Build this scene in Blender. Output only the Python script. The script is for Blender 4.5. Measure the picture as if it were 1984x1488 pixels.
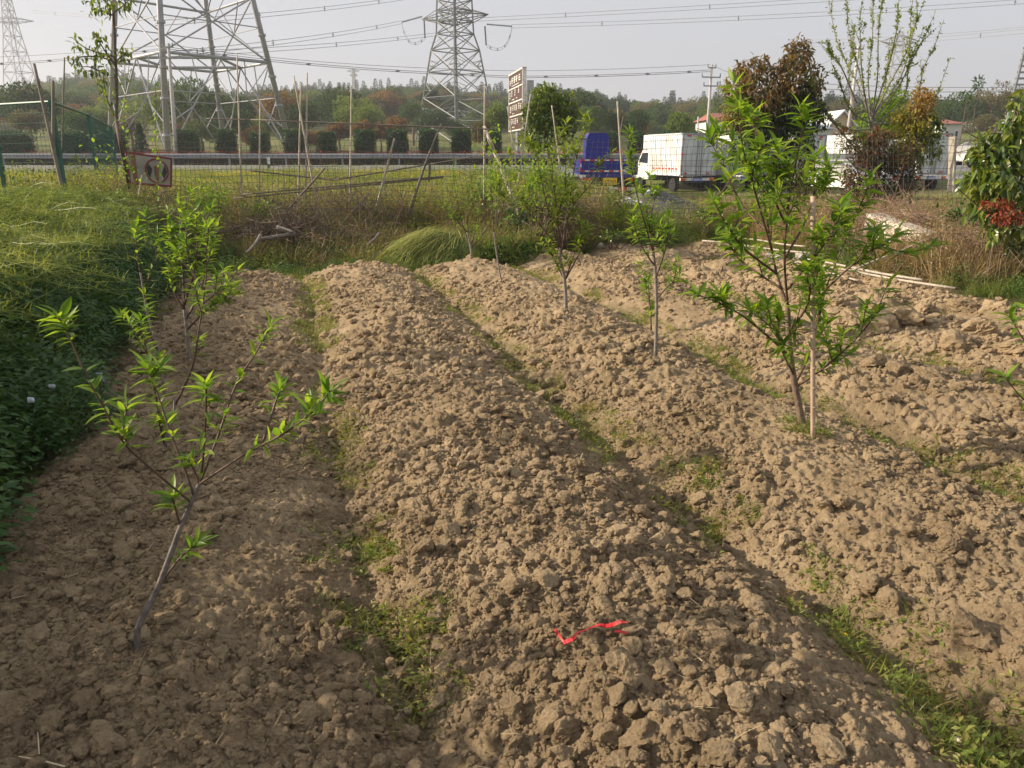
import bpy, math, random
import numpy as np
from mathutils import Vector, Matrix
for o in list(bpy.data.objects): bpy.data.objects.remove(o)
sc = bpy.context.scene
C = sc.collection
rad = math.radians
# ---------------------------------------------------------------- camera
PITCH, FPX, CAMH = rad(16.38), 1500.0, 1.65
cam = bpy.data.cameras.new('camera'); cam.sensor_width = 36; cam.lens = FPX/1984*36
cam.clip_start = .05; cam.clip_end = 6000
camo = bpy.data.objects.new('camera', cam); C.objects.link(camo)
camo.location = (0, 0, CAMH); camo.rotation_euler = (rad(90)-PITCH, 0, 0); sc.camera = camo
# ---------------------------------------------------------------- sky, sun, exposure
SUN_AZ, SUN_EL = rad(-86), rad(24)      # azimuth from +Y towards +X
w = bpy.data.worlds.new("World"); sc.world = w; w.use_nodes = True
nt = w.node_tree; bg = nt.nodes['Background']
sky = nt.nodes.new('ShaderNodeTexSky'); sky.sky_type = 'NISHITA'; sky.sun_disc = False
sky.sun_elevation = SUN_EL; sky.sun_rotation = SUN_AZ; sky.dust_density = 3.0; sky.air_density = 1.0
hsv = nt.nodes.new('ShaderNodeHueSaturation'); hsv.inputs['Saturation'].default_value = .45
mixn = nt.nodes.new('ShaderNodeMix'); mixn.data_type = 'RGBA'; mixn.inputs[0].default_value = .70
mixn.inputs[7].default_value = (4.75, 4.8, 5.2, 1)
nt.links.new(sky.outputs[0], hsv.inputs['Color']); nt.links.new(hsv.outputs[0], mixn.inputs[6])
nt.links.new(mixn.outputs[2], bg.inputs[0]); bg.inputs[1].default_value = .1
sl = bpy.data.lights.new('sun', 'SUN'); sl.energy = 5.0; sl.angle = rad(.6); sl.color = (1, .85, .66)
so = bpy.data.objects.new('sun', sl); C.objects.link(so)
sdir = Vector((math.sin(SUN_AZ)*math.cos(SUN_EL), math.cos(SUN_AZ)*math.cos(SUN_EL), math.sin(SUN_EL)))
so.rotation_euler = sdir.to_track_quat('Z', 'Y').to_euler()
sc.view_settings.view_transform = 'Standard'; sc.view_settings.look = 'None'
sc.view_settings.exposure = 0.62; sc.view_settings.gamma = 1
sc.cycles.max_bounces = 6; sc.cycles.diffuse_bounces = 3; sc.cycles.transmission_bounces = 3
sc.cycles.transparent_max_bounces = 6; sc.cycles.glossy_bounces = 2; sc.cycles.volume_bounces = 0
sc.cycles.sample_clamp_indirect = 6
# ---------------------------------------------------------------- helpers
sp, cp = math.sin(PITCH), math.cos(PITCH)
def slope(px, py):
    cx, cy = (px-992)/FPX, (744-py)/FPX
    dy = cp+cy*sp
    return cx/dy, (-sp+cy*cp)/dy
def P(px, py, Y):
    sx, sz = slope(px, py)
    return Vector((sx*Y, Y, CAMH+sz*Y))
def _hash(ix, iy, seed):
    h = (ix.astype(np.int64)*374761393 + iy.astype(np.int64)*668265263 + seed*974711) & 0xffffffff
    h = ((h ^ (h >> 13))*1274126177) & 0xffffffff
    h = ((h ^ (h >> 16))*2246822519) & 0xffffffff
    return ((h ^ (h >> 15)) & 0xffffff)/float(0x1000000)
def vn(x, y, seed=0):
    x = np.asarray(x, float); y = np.asarray(y, float)
    ix, iy = np.floor(x), np.floor(y); fx, fy = x-ix, y-iy
    fx = fx*fx*(3-2*fx); fy = fy*fy*(3-2*fy)
    a = _hash(ix, iy, seed); b = _hash(ix+1, iy, seed); c = _hash(ix, iy+1, seed); d = _hash(ix+1, iy+1, seed)
    return (a*(1-fx)+b*fx)*(1-fy)+(c*(1-fx)+d*fx)*fy      # 0..1
def fbm(x, y, sc_, octv, seed=0, gain=.5):
    t, am, n = 0, 1, 0
    for k in range(octv):
        t = t+am*(vn(x/sc_, y/sc_, seed+k*17)*2-1); n += am; am *= gain; sc_ *= .5
    return t/n
def bumps(x, y, s, seed, prob=.7, flat=.8):
    """rounded clod shaped bumps of cell size s"""
    ix, iy = np.floor(x/s), np.floor(y/s); h = np.zeros_like(x)
    for a in (-1, 0, 1):
        for b in (-1, 0, 1):
            jx, jy = ix+a, iy+b
            r = s*(.32+.38*_hash(jx, jy, seed+3))*(_hash(jx, jy, seed+4) < prob)
            cx = (jx+_hash(jx, jy, seed))*s; cy = (jy+_hash(jx, jy, seed+1))*s
            d2 = (x-cx)**2+(y-cy)**2*(.7+.8*_hash(jx, jy, seed+7))
            h = np.maximum(h, np.sqrt(np.maximum(r*r-d2, 0))*flat)
    return h
def ss(a, b, x):
    t = np.clip((x-a)/(b-a), 0, 1); return t*t*(3-2*t)
# rows of the field run 16.6 degrees left of the view
RX, RY = -math.sin(rad(16.6)), math.cos(rad(16.6))
def uv(x, y): return x*RY-y*RX, x*RX+y*RY       # across, along
def xy(u, v): return u*RY+v*RX, -u*RX+v*RY
FUR = np.array([-1.3, .25, 1.76, 3.34, 4.95, 6.5, 8.2])
AMP = np.array([.15, .22, .22, .18, .13, .10, .0])
def row_h(u, v):
    wob = (vn(v/1.7, v*0+3.3, 5)-.5)*.16 + (vn(v/.6, v*0+u*.3, 6)-.5)*.08
    uu = u+wob
    h = np.zeros_like(u); fr = np.zeros_like(u)
    for k in range(6):
        m = (uu >= FUR[k]) & (uu < FUR[k+1])
        t = (uu-FUR[k])/(FUR[k+1]-FUR[k])
        g = np.sin(np.pi*np.clip(t, 0, 1))**.8
        h = np.where(m, AMP[k]*g, h); fr = np.where(m, g, fr)
    end = 1-ss(10.9, 11.9, v+(vn(u/.8, u*0, 9)-.5)*.6+np.where(u > 2.6, -1.6, 0)+np.where(u < .2, -.4, 0))
    return h*end, fr
def base_h(x, y):
    x = np.asarray(x, float); y = np.asarray(y, float)
    u, v = uv(x, y); r = np.hypot(x, y)
    z = (.46*ss(-1.45, -2.05, u)+.22*ss(-2.05, -3.2, u))*(1-ss(16, 26, y))
    meadow = np.where(x < 2, .30+.30*ss(15, 42, y), np.where(x < 2, .30, .16)*(1-ss(15, 19, y))+.03)
    bl = ss(12.6, 14.8, y-.05*x)
    z = z*(1-bl*.6)+meadow*bl
    ditch = np.exp(-((v-12.1)/.6)**2)*.16*(u < 3)
    z = z-ditch+.10*ss(7.2, 8.6, u)*(1-bl)
    road_near = .70-.30*ss(-25, 4, x)
    z = z+(road_near-z)*ss(41.5, 43.8, y)
    z = np.where(y > 44, road_near+(1.0-road_near)*np.clip((y-44)/12, 0, 1), z)
    z = z+.3*ss(60, 90, r)+fbm(x, y, 9, 2, 40)*.12*ss(16, 22, r)*(1-ss(40, 44, y))
    return z
AZP = np.array([(-900,150),(-300,165),(0,178),(60,170),(120,160),(180,150),(215,148),(300,163),(380,176),(450,190),(500,186),(560,181),(620,174),(700,176),(760,170),(800,172),(850,166),(900,185),(960,182),(1050,178),(1100,176),(1150,188),(1200,195),(1260,205),(1330,205),(1380,195),(1450,198),(1600,196),(1700,187),(1820,200),(1900,193),(1940,186),(1984,195),(2300,190),(2900,180)], float)
_az = np.array([math.atan(slope(a, b)[0]) for a, b in AZP]); _sl = np.array([slope(a, b)[1] for a, b in AZP])
def hill_D(az): return 330-110*ss(-.1, .5, az)+60*ss(-.25, -.6, az)
def hill_h(x, y):
    x = np.asarray(x, float); y = np.asarray(y, float); r = np.hypot(x, y); az = np.arctan2(x, np.maximum(y, 1e-3))
    D = hill_D(az); top = CAMH+np.interp(az, _az, _sl)*D*np.cos(np.clip(az, -1.2, 1.2))-6.3
    t = np.clip((r-95)/(D-95), 0, 1)
    up = (top-1.3)*(t**1.15)
    back = np.clip((r-D)/400, 0, 1)
    m = (y > 0)
    return np.where((r > 95) & m, up*(1-back*.9), 0)
def gz(x, y):
    x = np.asarray(x, float); y = np.asarray(y, float); u, v = uv(x, y)
    inf = (1-ss(10.5, 12.8, v))
    return base_h(x, y)+row_h(u, v)[0]*(u > -1.3)+hill_h(x, y)
def G(x, y): return float(gz(np.array([x]), np.array([y]))[0])
def PG(px, py, z=None):
    """point where the pixel ray meets the ground"""
    sx, sz = slope(px, py); Y = 1.0
    while Y < 60:
        if CAMH+sz*Y <= G(sx*Y, Y): break
        Y += .04 if Y < 16 else .3
    return Vector((sx*Y, Y, G(sx*Y, Y)))
# meshes ---------------------------------------------------------
WL = {}
def root_of(o):
    while o.parent: o = o.parent
    return o
def setp(o, label=None, cat=None, group=None, kind=None):
    if label: o['label'] = label
    if cat: o['category'] = cat
    if group: o['group'] = group
    if kind: o['kind'] = kind
    return o
def thing(name, label, cat, loc=(0, 0, 0), group=None, rz=0):
    o = bpy.data.objects.new(name, None); C.objects.link(o); o.location = loc; o.rotation_euler = (0, 0, rz)
    o.empty_display_size = .1
    WL[o.name] = Vector(loc) if rz == 0 else Vector((0, 0, 0))
    return setp(o, label, cat, group)
def mesh_np(name, V, F, mat, smooth=False, attrs=None, mats=None, mi=None):
    me = bpy.data.meshes.new(name)
    V = np.asarray(V, np.float32)
    Fl = F if isinstance(F, list) else [F]
    Fl = [np.asarray(f, np.int32) for f in Fl if len(f)]
    me.vertices.add(len(V)); me.vertices.foreach_set('co', V.ravel())
    nl = sum(f.size for f in Fl); npoly = sum(len(f) for f in Fl)
    me.loops.add(nl); me.loops.foreach_set('vertex_index', np.concatenate([f.ravel() for f in Fl]))
    me.polygons.add(npoly)
    tot = np.concatenate([np.full(len(f), f.shape[1], np.int32) for f in Fl])
    st = np.concatenate([[0], np.cumsum(tot)[:-1]]).astype(np.int32)
    me.polygons.foreach_set('loop_start', st)
    if mats:
        for m in mats: me.materials.append(m)
        me.polygons.foreach_set('material_index', np.asarray(mi, np.int32))
    else: me.materials.append(mat)
    me.polygons.foreach_set('use_smooth', np.full(npoly, smooth))
    if attrs:
        for k, a in attrs.items():
            at = me.attributes.new(k, 'FLOAT', 'POINT'); at.data.foreach_set('value', np.asarray(a, np.float32))
    me.update(calc_edges=True)
    return me
def add(name, me, parent=None, loc=(0, 0, 0), link=True):
    o = bpy.data.objects.new(name, me)
    if link: C.objects.link(o)
    if parent is not None: o.parent = parent
    o.location = loc
    return o
def place(name, V, F, mat, parent=None, smooth=False, attrs=None, mats=None, mi=None, origin=None):
    """V in world coordinates (or local ones when the root is rotated)"""
    V = np.asarray(V, np.float32)
    if parent is not None:
        off = WL[root_of(parent).name]; V = V-np.array(off, np.float32)
        return add(name, mesh_np(name, V, F, mat, smooth, attrs, mats, mi), parent)
    if origin is None:
        origin = ((V[:, 0].min()+V[:, 0].max())/2, (V[:, 1].min()+V[:, 1].max())/2, V[:, 2].min())
    o = add(name, mesh_np(name, V-np.array(origin, np.float32), F, mat, smooth, attrs, mats, mi), None, origin)
    WL[o.name] = Vector(origin)
    return o
class MB:
    def __init__(s): s.V = []; s.Q = []; s.T = []; s.n = 0; s.mq = []; s.mt = []; s.m = 0
    def arr(s, V, Q=(), T=()):
        V = np.asarray(V, float); s.V.append(V)
        for q in Q: s.Q.append([i+s.n for i in q]); s.mq.append(s.m)
        for t in T: s.T.append([i+s.n for i in t]); s.mt.append(s.m)
        s.n += len(V)
    def box(s, c, d, R=None):
        x, y, z = d[0]/2, d[1]/2, d[2]/2
        V = np.array([(-x,-y,-z),(x,-y,-z),(x,y,-z),(-x,y,-z),(-x,-y,z),(x,-y,z),(x,y,z),(-x,y,z)])
        if R is not None: V = V@np.array(R.to_3x3()).T
        s.arr(V+np.array(c), [(0,3,2,1),(4,5,6,7),(0,1,5,4),(1,2,6,5),(2,3,7,6),(3,0,4,7)])
    def tube(s, pts, r, n=6, cap=True):
        pts = [Vector(p) for p in pts]; k = len(pts)
        rr = r if hasattr(r, '__len__') else [r]*k
        V = []; up = None
        for i in range(k):
            d = (pts[min(i+1, k-1)]-pts[max(i-1, 0)])
            if d.length < 1e-9: d = Vector((0, 0, 1))
            d.normalize()
            if up is None:
                up = Vector((1, 0, 0)) if abs(d.x) < .8 else Vector((0, 1, 0))
            a = (up-d*up.dot(d)).normalized(); up = a; b = d.cross(a)
            for j in range(n):
                t = 2*math.pi*j/n; V.append(pts[i]+(a*math.cos(t)+b*math.sin(t))*rr[i])
        Q = [(i*n+j, i*n+(j+1) % n, (i+1)*n+(j+1) % n, (i+1)*n+j) for i in range(k-1) for j in range(n)]
        T = []
        if cap:
            V.append(pts[0]); V.append(pts[-1])
            T = [(k*n, (j+1) % n, j) for j in range(n)]+[(k*n+1, (k-1)*n+j, (k-1)*n+(j+1) % n) for j in range(n)]
        s.arr([tuple(v) for v in V], Q, T)
    def build(s, name, mat, parent=None, smooth=False, mats=None, origin=None):
        V = np.concatenate(s.V); F = [np.array(a) for a in (s.Q, s.T) if a]
        mi = s.mq+s.mt
        return place(name, V, F, mat, parent, smooth, None, mats, mi if mats else None, origin)
def copy_tree(o, parent=None):
    c = o.copy(); C.objects.link(c)
    if parent is not None: c.parent = parent
    for ch in [x for x in KIDS.get(o.name, [])]:
        k = copy_tree(ch, c)
        KIDS.setdefault(c.name, []).append(k)
    return c
KIDS = {}
def reg(root):
    for ch in root.children: KIDS.setdefault(root.name, []).append(ch); reg(ch)
# templates scattered over arrays ---------------------------------
def leaf_tpl(nseg=4, wid=.26, fold=.35, droop=.25, tip=.75):
    V = [(0, 0, 0)]; F = []
    for i in range(1, nseg):
        t = i/nseg; wd = wid/2*math.sin(math.pi*t**tip); z = -droop*t*t+.0
        V += [(t, -wd, z+fold*wd), (t, 0, z), (t, wd, z+fold*wd)]
    V.append((1, 0, -droop)); T = []; Q = []
    T += [(0, 1, 2), (0, 2, 3)]
    for i in range(nseg-2):
        a = 1+3*i; Q += [(a, a+3, a+4, a+1), (a+1, a+4, a+5, a+2)]
    a = 1+3*(nseg-2); e = len(V)-1
    T += [(a, e, a+1), (a+1, e, a+2)]
    return np.array(V), np.array(Q).reshape(-1, 4), np.array(T)
QUADLEAF = (np.array([(0, 0, 0), (.45, -.28, .04), (1, 0, -.1), (.45, .28, .04)]), np.array([(0, 1, 2, 3)]), np.zeros((0, 3), int))
NARROW = (np.array([(0, 0, 0), (.45, -.15, .04), (1, 0, -.2), (.45, .15, .04)]), np.array([(0, 1, 2, 3)]), np.zeros((0, 3), int))
def blade_tpl(n=3, wid=.05, bend=.5):
    V = []
    for i in range(n+1):
        t = i/n; wd = wid/2*(1-t**1.5)+.002
        V += [(bend*t*t*1.0, -wd, t*(1-.25*bend*t)), (bend*t*t, wd, t*(1-.25*bend*t))]
    return np.array(V), np.array([(2*i, 2*i+1, 2*i+3, 2*i+2) for i in range(n)]), np.zeros((0, 3), int)
def frames(D, rng, rollj=.6):
    """x axis along D, z axis near up"""
    D = D/np.maximum(np.linalg.norm(D, axis=1, keepdims=True), 1e-9)
    up = np.zeros_like(D); up[:, 2] = 1; up += rng.normal(0, rollj*.5, D.shape)
    y = np.cross(up, D); y /= np.maximum(np.linalg.norm(y, axis=1, keepdims=True), 1e-9)
    z = np.cross(D, y)
    return np.stack([D, y, z], axis=2)
def zrot(n, rng, tilt=.25):
    a = rng.uniform(0, 2*np.pi, n); tx = rng.normal(0, tilt, n); ty = rng.normal(0, tilt, n)
    z = np.stack([tx, ty, np.ones(n)], 1); z /= np.linalg.norm(z, axis=1, keepdims=True)
    x = np.stack([np.cos(a), np.sin(a), np.zeros(n)], 1); x -= z*(x*z).sum(1, keepdims=True); x /= np.linalg.norm(x, axis=1, keepdims=True)
    return np.stack([x, np.cross(z, x), z], axis=2)
def scatter_mesh(tpl, pts, R, s, rng):
    V, Q, T = tpl; n = len(pts); s = np.asarray(s).reshape(-1, 1) if np.ndim(s) < 2 else s
    W = V[None]*s[:, None, :] if s.shape[1] == 3 else V[None]*s[:, None, :1]
    W = np.einsum('nij,nkj->nki', R, W)+pts[:, None]
    k = len(V); off = (np.arange(n)*k)[:, None, None]
    F = []
    F.append((Q[None]+off).reshape(-1, 4) if len(Q) else np.zeros((0, 4), int))
    F.append((T[None]+off).reshape(-1, 3) if len(T) else np.zeros((0, 3), int))
    rnd = np.repeat(rng.random(n), k)
    return W.reshape(-1, 3), F, rnd
def merge(parts):
    Vs, Q, T, R, n = [], [], [], [], 0
    for V, F, r in parts:
        Vs.append(V); Q.append(F[0]+n); T.append(F[1]+n); R.append(r); n += len(V)
    return np.concatenate(Vs), [np.concatenate(Q), np.concatenate(T)], np.concatenate(R)
# ---------------------------------------------------------------- materials
def newmat(name):
    m = bpy.data.materials.new(name); m.use_nodes = True
    return m, m.node_tree, m.node_tree.nodes['Principled BSDF'], m.node_tree.nodes['Material Output']
def N(nt, t, **k):
    n = nt.nodes.new(t)
    for a, b in k.items(): setattr(n, a, b)
    return n
def simple(name, col, rough=.6, metal=0, var=.15, vscale=8, bump=0, spec=.4, dirt=None, dirts=3):
    m, nt, b, out = newmat(name)
    tc = N(nt, 'ShaderNodeTexCoord'); nz = N(nt, 'ShaderNodeTexNoise'); nz.inputs['Scale'].default_value = vscale; nz.inputs['Detail'].default_value = 6
    nt.links.new(tc.outputs['Object'], nz.inputs['Vector'])
    r = N(nt, 'ShaderNodeValToRGB'); r.color_ramp.elements[0].position = .3; r.color_ramp.elements[1].position = .7
    r.color_ramp.elements[0].color = (*[c*(1-var) for c in col], 1); r.color_ramp.elements[1].color = (*[min(1, c*(1+var)) for c in col], 1)
    nt.links.new(nz.outputs['Fac'], r.inputs[0]); src = r.outputs[0]
    if dirt:
        n2 = N(nt, 'ShaderNodeTexNoise'); n2.inputs['Scale'].default_value = dirts; n2.inputs['Detail'].default_value = 8
        nt.links.new(tc.outputs['Object'], n2.inputs['Vector'])
        mr = N(nt, 'ShaderNodeMapRange'); mr.inputs[1].default_value = .45; mr.inputs[2].default_value = .72
        nt.links.new(n2.outputs['Fac'], mr.inputs[0])
        mx = N(nt, 'ShaderNodeMix', data_type='RGBA'); nt.links.new(mr.outputs[0], mx.inputs[0]); nt.links.new(src, mx.inputs[6]); mx.inputs[7].default_value = (*dirt, 1)
        src = mx.outputs[2]
    nt.links.new(src, b.inputs['Base Color']); b.inputs['Roughness'].default_value = rough; b.inputs['Metallic'].default_value = metal
    b.inputs['Specular IOR Level'].default_value = spec
    if bump:
        bp = N(nt, 'ShaderNodeBump'); bp.inputs['Strength'].default_value = bump; bp.inputs['Distance'].default_value = .01
        nt.links.new(nz.outputs['Fac'], bp.inputs['Height']); nt.links.new(bp.outputs[0], b.inputs['Normal'])
    return m
def leafmat(name, cols, transl=.4, rough=.45, inst=False, spec=.35):
    """cols: ramp over a per-leaf random value"""
    m, nt, b, out = newmat(name)
    at = N(nt, 'ShaderNodeAttribute', attribute_name='rnd')
    src = at.outputs['Fac']
    if inst:
        oi = N(nt, 'ShaderNodeObjectInfo'); ad = N(nt, 'ShaderNodeMath', operation='MULTIPLY_ADD')
        nt.links.new(src, ad.inputs[0]); ad.inputs[1].default_value = .45
        m2 = N(nt, 'ShaderNodeMath', operation='MULTIPLY'); m2.inputs[1].default_value = .55; nt.links.new(oi.outputs['Random'], m2.inputs[0])
        nt.links.new(m2.outputs[0], ad.inputs[2]); src = ad.outputs[0]
    r = N(nt, 'ShaderNodeValToRGB'); el = r.color_ramp.elements
    while len(el) < len(cols): el.new(.5)
    for i, c in enumerate(cols):
        el[i].position = i/(len(cols)-1); el[i].color = (*c, 1)
    nt.links.new(src, r.inputs[0]); nt.links.new(r.outputs[0], b.inputs['Base Color'])
    b.inputs['Roughness'].default_value = rough; b.inputs['Specular IOR Level'].default_value = spec
    tr = N(nt, 'ShaderNodeBsdfTranslucent')
    hs = N(nt, 'ShaderNodeMix', data_type='RGBA', blend_type='MULTIPLY'); hs.inputs[0].default_value = 1
    hs.inputs[7].default_value = (1.9, 1.75, .75, 1); nt.links.new(r.outputs[0], hs.inputs[6]); nt.links.new(hs.outputs[2], tr.inputs['Color'])
    ms = N(nt, 'ShaderNodeMixShader'); ms.inputs[0].default_value = transl
    nt.links.new(b.outputs[0], ms.inputs[1]); nt.links.new(tr.outputs[0], ms.inputs[2]); nt.links.new(ms.outputs[0], out.inputs['Surface'])
    return m
def soilmat():
    m, nt, b, out = newmat('soil')
    geo = N(nt, 'ShaderNodeNewGeometry')
    def noise(scale, det=8, rough=.6):
        n = N(nt, 'ShaderNodeTexNoise'); n.inputs['Scale'].default_value = scale; n.inputs['Detail'].default_value = det; n.inputs['Roughness'].default_value = rough
        nt.links.new(geo.outputs['Position'], n.inputs['Vector']); return n
    n1 = noise(1.9, 6); n2 = noise(14, 8, .7); n3 = noise(90, 8, .75)
    r = N(nt, 'ShaderNodeValToRGB'); e = r.color_ramp.elements
    e[0].position = .36; e[0].color = (.115, .084, .05, 1); e[1].position = .66; e[1].color = (.56, .425, .265, 1)
    x = e.new(.5); x.color = (.34, .25, .148, 1)
    ad = N(nt, 'ShaderNodeMath', operation='MULTIPLY_ADD'); nt.links.new(n1.outputs['Fac'], ad.inputs[0]); ad.inputs[1].default_value = .38
    s2 = N(nt, 'ShaderNodeMath', operation='MULTIPLY_ADD'); nt.links.new(n2.outputs['Fac'], s2.inputs[0]); s2.inputs[1].default_value = .30
    s3 = N(nt, 'ShaderNodeMath', operation='MULTIPLY'); nt.links.new(n3.outputs['Fac'], s3.inputs[0]); s3.inputs[1].default_value = .40
    nt.links.new(s3.outputs[0], s2.inputs[2]); nt.links.new(s2.outputs[0], ad.inputs[2]); nt.links.new(ad.outputs[0], r.inputs[0])
    at = N(nt, 'ShaderNodeAttribute', attribute_name='litter')
    mx = N(nt, 'ShaderNodeMix', data_type='RGBA'); nt.links.new(at.outputs['Fac'], mx.inputs[0]); nt.links.new(r.outputs[0], mx.inputs[6])
    r2 = N(nt, 'ShaderNodeValToRGB'); r2.color_ramp.elements[0].color = (.05, .055, .02, 1); r2.color_ramp.elements[1].color = (.15, .125, .055, 1)
    r2.color_ramp.elements[0].position = .35; r2.color_ramp.elements[1].position = .65
    nt.links.new(n2.outputs['Fac'], r2.inputs[0]); nt.links.new(r2.outputs[0], mx.inputs[7])
    nt.links.new(mx.outputs[2], b.inputs['Base Color'])
    b.inputs['Roughness'].default_value = .95; b.inputs['Specular IOR Level'].default_value = .12
    n4 = noise(260, 6, .8)
    hm = N(nt, 'ShaderNodeMath', operation='ADD'); nt.links.new(n3.outputs['Fac'], hm.inputs[0])
    h2 = N(nt, 'ShaderNodeMath', operation='MULTIPLY'); nt.links.new(n4.outputs['Fac'], h2.inputs[0]); h2.inputs[1].default_value = .35; nt.links.new(h2.outputs[0], hm.inputs[1])
    bp = N(nt, 'ShaderNodeBump'); bp.inputs['Strength'].default_value = 1.0; bp.inputs['Distance'].default_value = .02
    nt.links.new(hm.outputs[0], bp.inputs['Height']); nt.links.new(bp.outputs[0], b.inputs['Normal'])
    return m
SOIL = soilmat()
# sRGB-ish plant palettes given in linear albedo
M_PEACH = leafmat('peach_leaf', [(.08, .16, .02), (.13, .23, .03), (.19, .30, .035), (.25, .34, .05)], .5, .42)
M_VINE = leafmat('vine_leaf', [(.12, .22, .02), (.22, .33, .04)], .5)
M_DARKG = leafmat('dark_leaf', [(.02, .055, .012), (.04, .10, .02), (.07, .15, .025)], .3)
M_GRASS = leafmat('grass', [(.07, .12, .025), (.14, .19, .04), (.24, .26, .07)], .4, inst=True)
M_DRY = leafmat('dry_grass', [(.16, .11, .06), (.30, .22, .12), (.42, .33, .19)], .25, inst=True)
M_RAPE = leafmat('rape_pods', [(.14, .20, .04), (.25, .31, .07), (.36, .38, .12)], .35, inst=True)
M_YEL = leafmat('yellow_flower', [(.65, .5, .02), (.8, .65, .04)], .3)
M_BANK = leafmat('bank_leaf', [(.025, .075, .016), (.05, .12, .024), (.085, .16, .03)], .35, inst=True)
M_WEED = leafmat('weed_leaf', [(.08, .14, .025), (.16, .21, .035), (.25, .26, .07), (.28, .13, .05)], .4, inst=True)
M_CAM = leafmat('camphor_leaf', [(.04, .09, .015), (.09, .15, .02), (.15, .21, .03), (.24, .25, .05)], .35, .3, spec=.6)
M_CAMR = leafmat('young_red_leaf', [(.05, .07, .02), (.12, .09, .035), (.21, .11, .05), (.20, .16, .05)], .35, .35, spec=.5)
M_RED = leafmat('red_leaf', [(.14, .03, .02), (.28, .06, .035), (.38, .13, .06)], .3)
M_PHOT = leafmat('photinia_leaf', [(.05, .08, .025), (.09, .08, .03), (.15, .065, .04), (.20, .09, .055)], .3)
M_CLIP = leafmat('clipped_shrub', [(.016, .05, .018), (.035, .085, .026), (.06, .12, .035)], .15, inst=True)
M_BARK = simple('bark', (.13, .095, .07), .85, var=.3, vscale=30, bump=.5)
M_BARKG = simple('grey_bark', (.22, .19, .165), .8, var=.3, vscale=40, bump=.4)
M_TWIG = simple('red_twig', (.095, .055, .038), .6, var=.3, vscale=30)
M_DTWIG = simple('dead_twig', (.17, .125, .09), .9, var=.35, vscale=10)
M_BAMB = simple('weathered_bamboo', (.46, .40, .32), .7, var=.25, vscale=6)
M_BAMBD = simple('dark_bamboo', (.20, .17, .14), .8, var=.3, vscale=6)
M_STEEL = simple('galvanised_steel', (.31, .32, .35), .5, .3, var=.12, vscale=2, dirt=(.3, .29, .3))
M_LAT = simple('lattice_steel', (.17, .18, .18), .55, .3, var=.15)
M_WIRE = simple('rusty_wire', (.15, .145, .13), .6, .5, var=.3)
M_CABLE = simple('cable', (.26, .26, .27), .6, .2)
M_GFEN = simple('green_fence_coat', (.015, .10, .07), .45, var=.2)
M_ASPH = simple('asphalt', (.20, .20, .205), .85, var=.12, vscale=3, spec=.25)
M_WHITE = simple('white_paint', (.78, .78, .76), .4, var=.05, vscale=2, dirt=(.5, .48, .44), dirts=1.5)
M_BLUE = simple('blue_paint', (.016, .022, .24), .4, var=.15)
M_REDP = simple('red_reflector', (.6, .03, .03), .4)
M_BLACK = simple('black_rubber', (.02, .02, .022), .8)
M_GREYM = simple('grey_metal', (.35, .36, .37), .5, .3, dirt=(.2, .19, .18))
M_CONC = simple('concrete', (.52, .47, .39), .9, var=.18, vscale=5, bump=.4, dirt=(.3, .27, .2), dirts=4)
M_BROWN = simple('sign_brown', (.075, .035, .028), .5)
M_SIGNW = simple('sign_white', (.75, .73, .68), .5, dirt=(.55, .5, .42))
M_GLASS = simple('dark_glass', (.03, .04, .05), .1, spec=.8)
# ================================================================ ground
rng = np.random.default_rng(7)
def grid_faces(nr, nc):
    i = np.arange(nr-1)[:, None]; j = np.arange(nc-1)[None]
    a = i*nc+j
    return np.stack([a, a+1, a+nc+1, a+nc], -1).reshape(-1, 4)
GMAT = simple('meadow_ground', (.13, .15, .045), .95, var=.45, vscale=.35, spec=.1, dirt=(.22, .18, .09), dirts=.12)
# coarse sheet to the horizon, lying under the fine soil sheet where that is
rr = np.concatenate([[0.0], np.geomspace(1.0, 16, 22), np.arange(17, 62, .9), np.geomspace(62.5, 2600, 130)])
th = np.linspace(-math.pi, math.pi, 541)[:-1]
Rg, Tg = np.meshgrid(rr, th, indexing='ij'); X = Rg*np.sin(Tg); Y = Rg*np.cos(Tg)
Z = gz(X, Y)-.22*(1-ss(15.2, 16.8, Rg))*(np.abs(Tg) < rad(56)); nr, nc = X.shape
F = grid_faces(nr, nc); cl = np.stack([np.arange(nr-1)*nc+nc-1, np.arange(nr-1)*nc, np.arange(nr-1)*nc+nc, np.arange(nr-1)*nc+2*nc-1], -1)
g = place('ground', np.stack([X, Y, Z], -1).reshape(-1, 3), np.concatenate([F, cl])[:, ::-1], GMAT, None, True, origin=(0, 0, 0)); setp(g, kind='structure')
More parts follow.
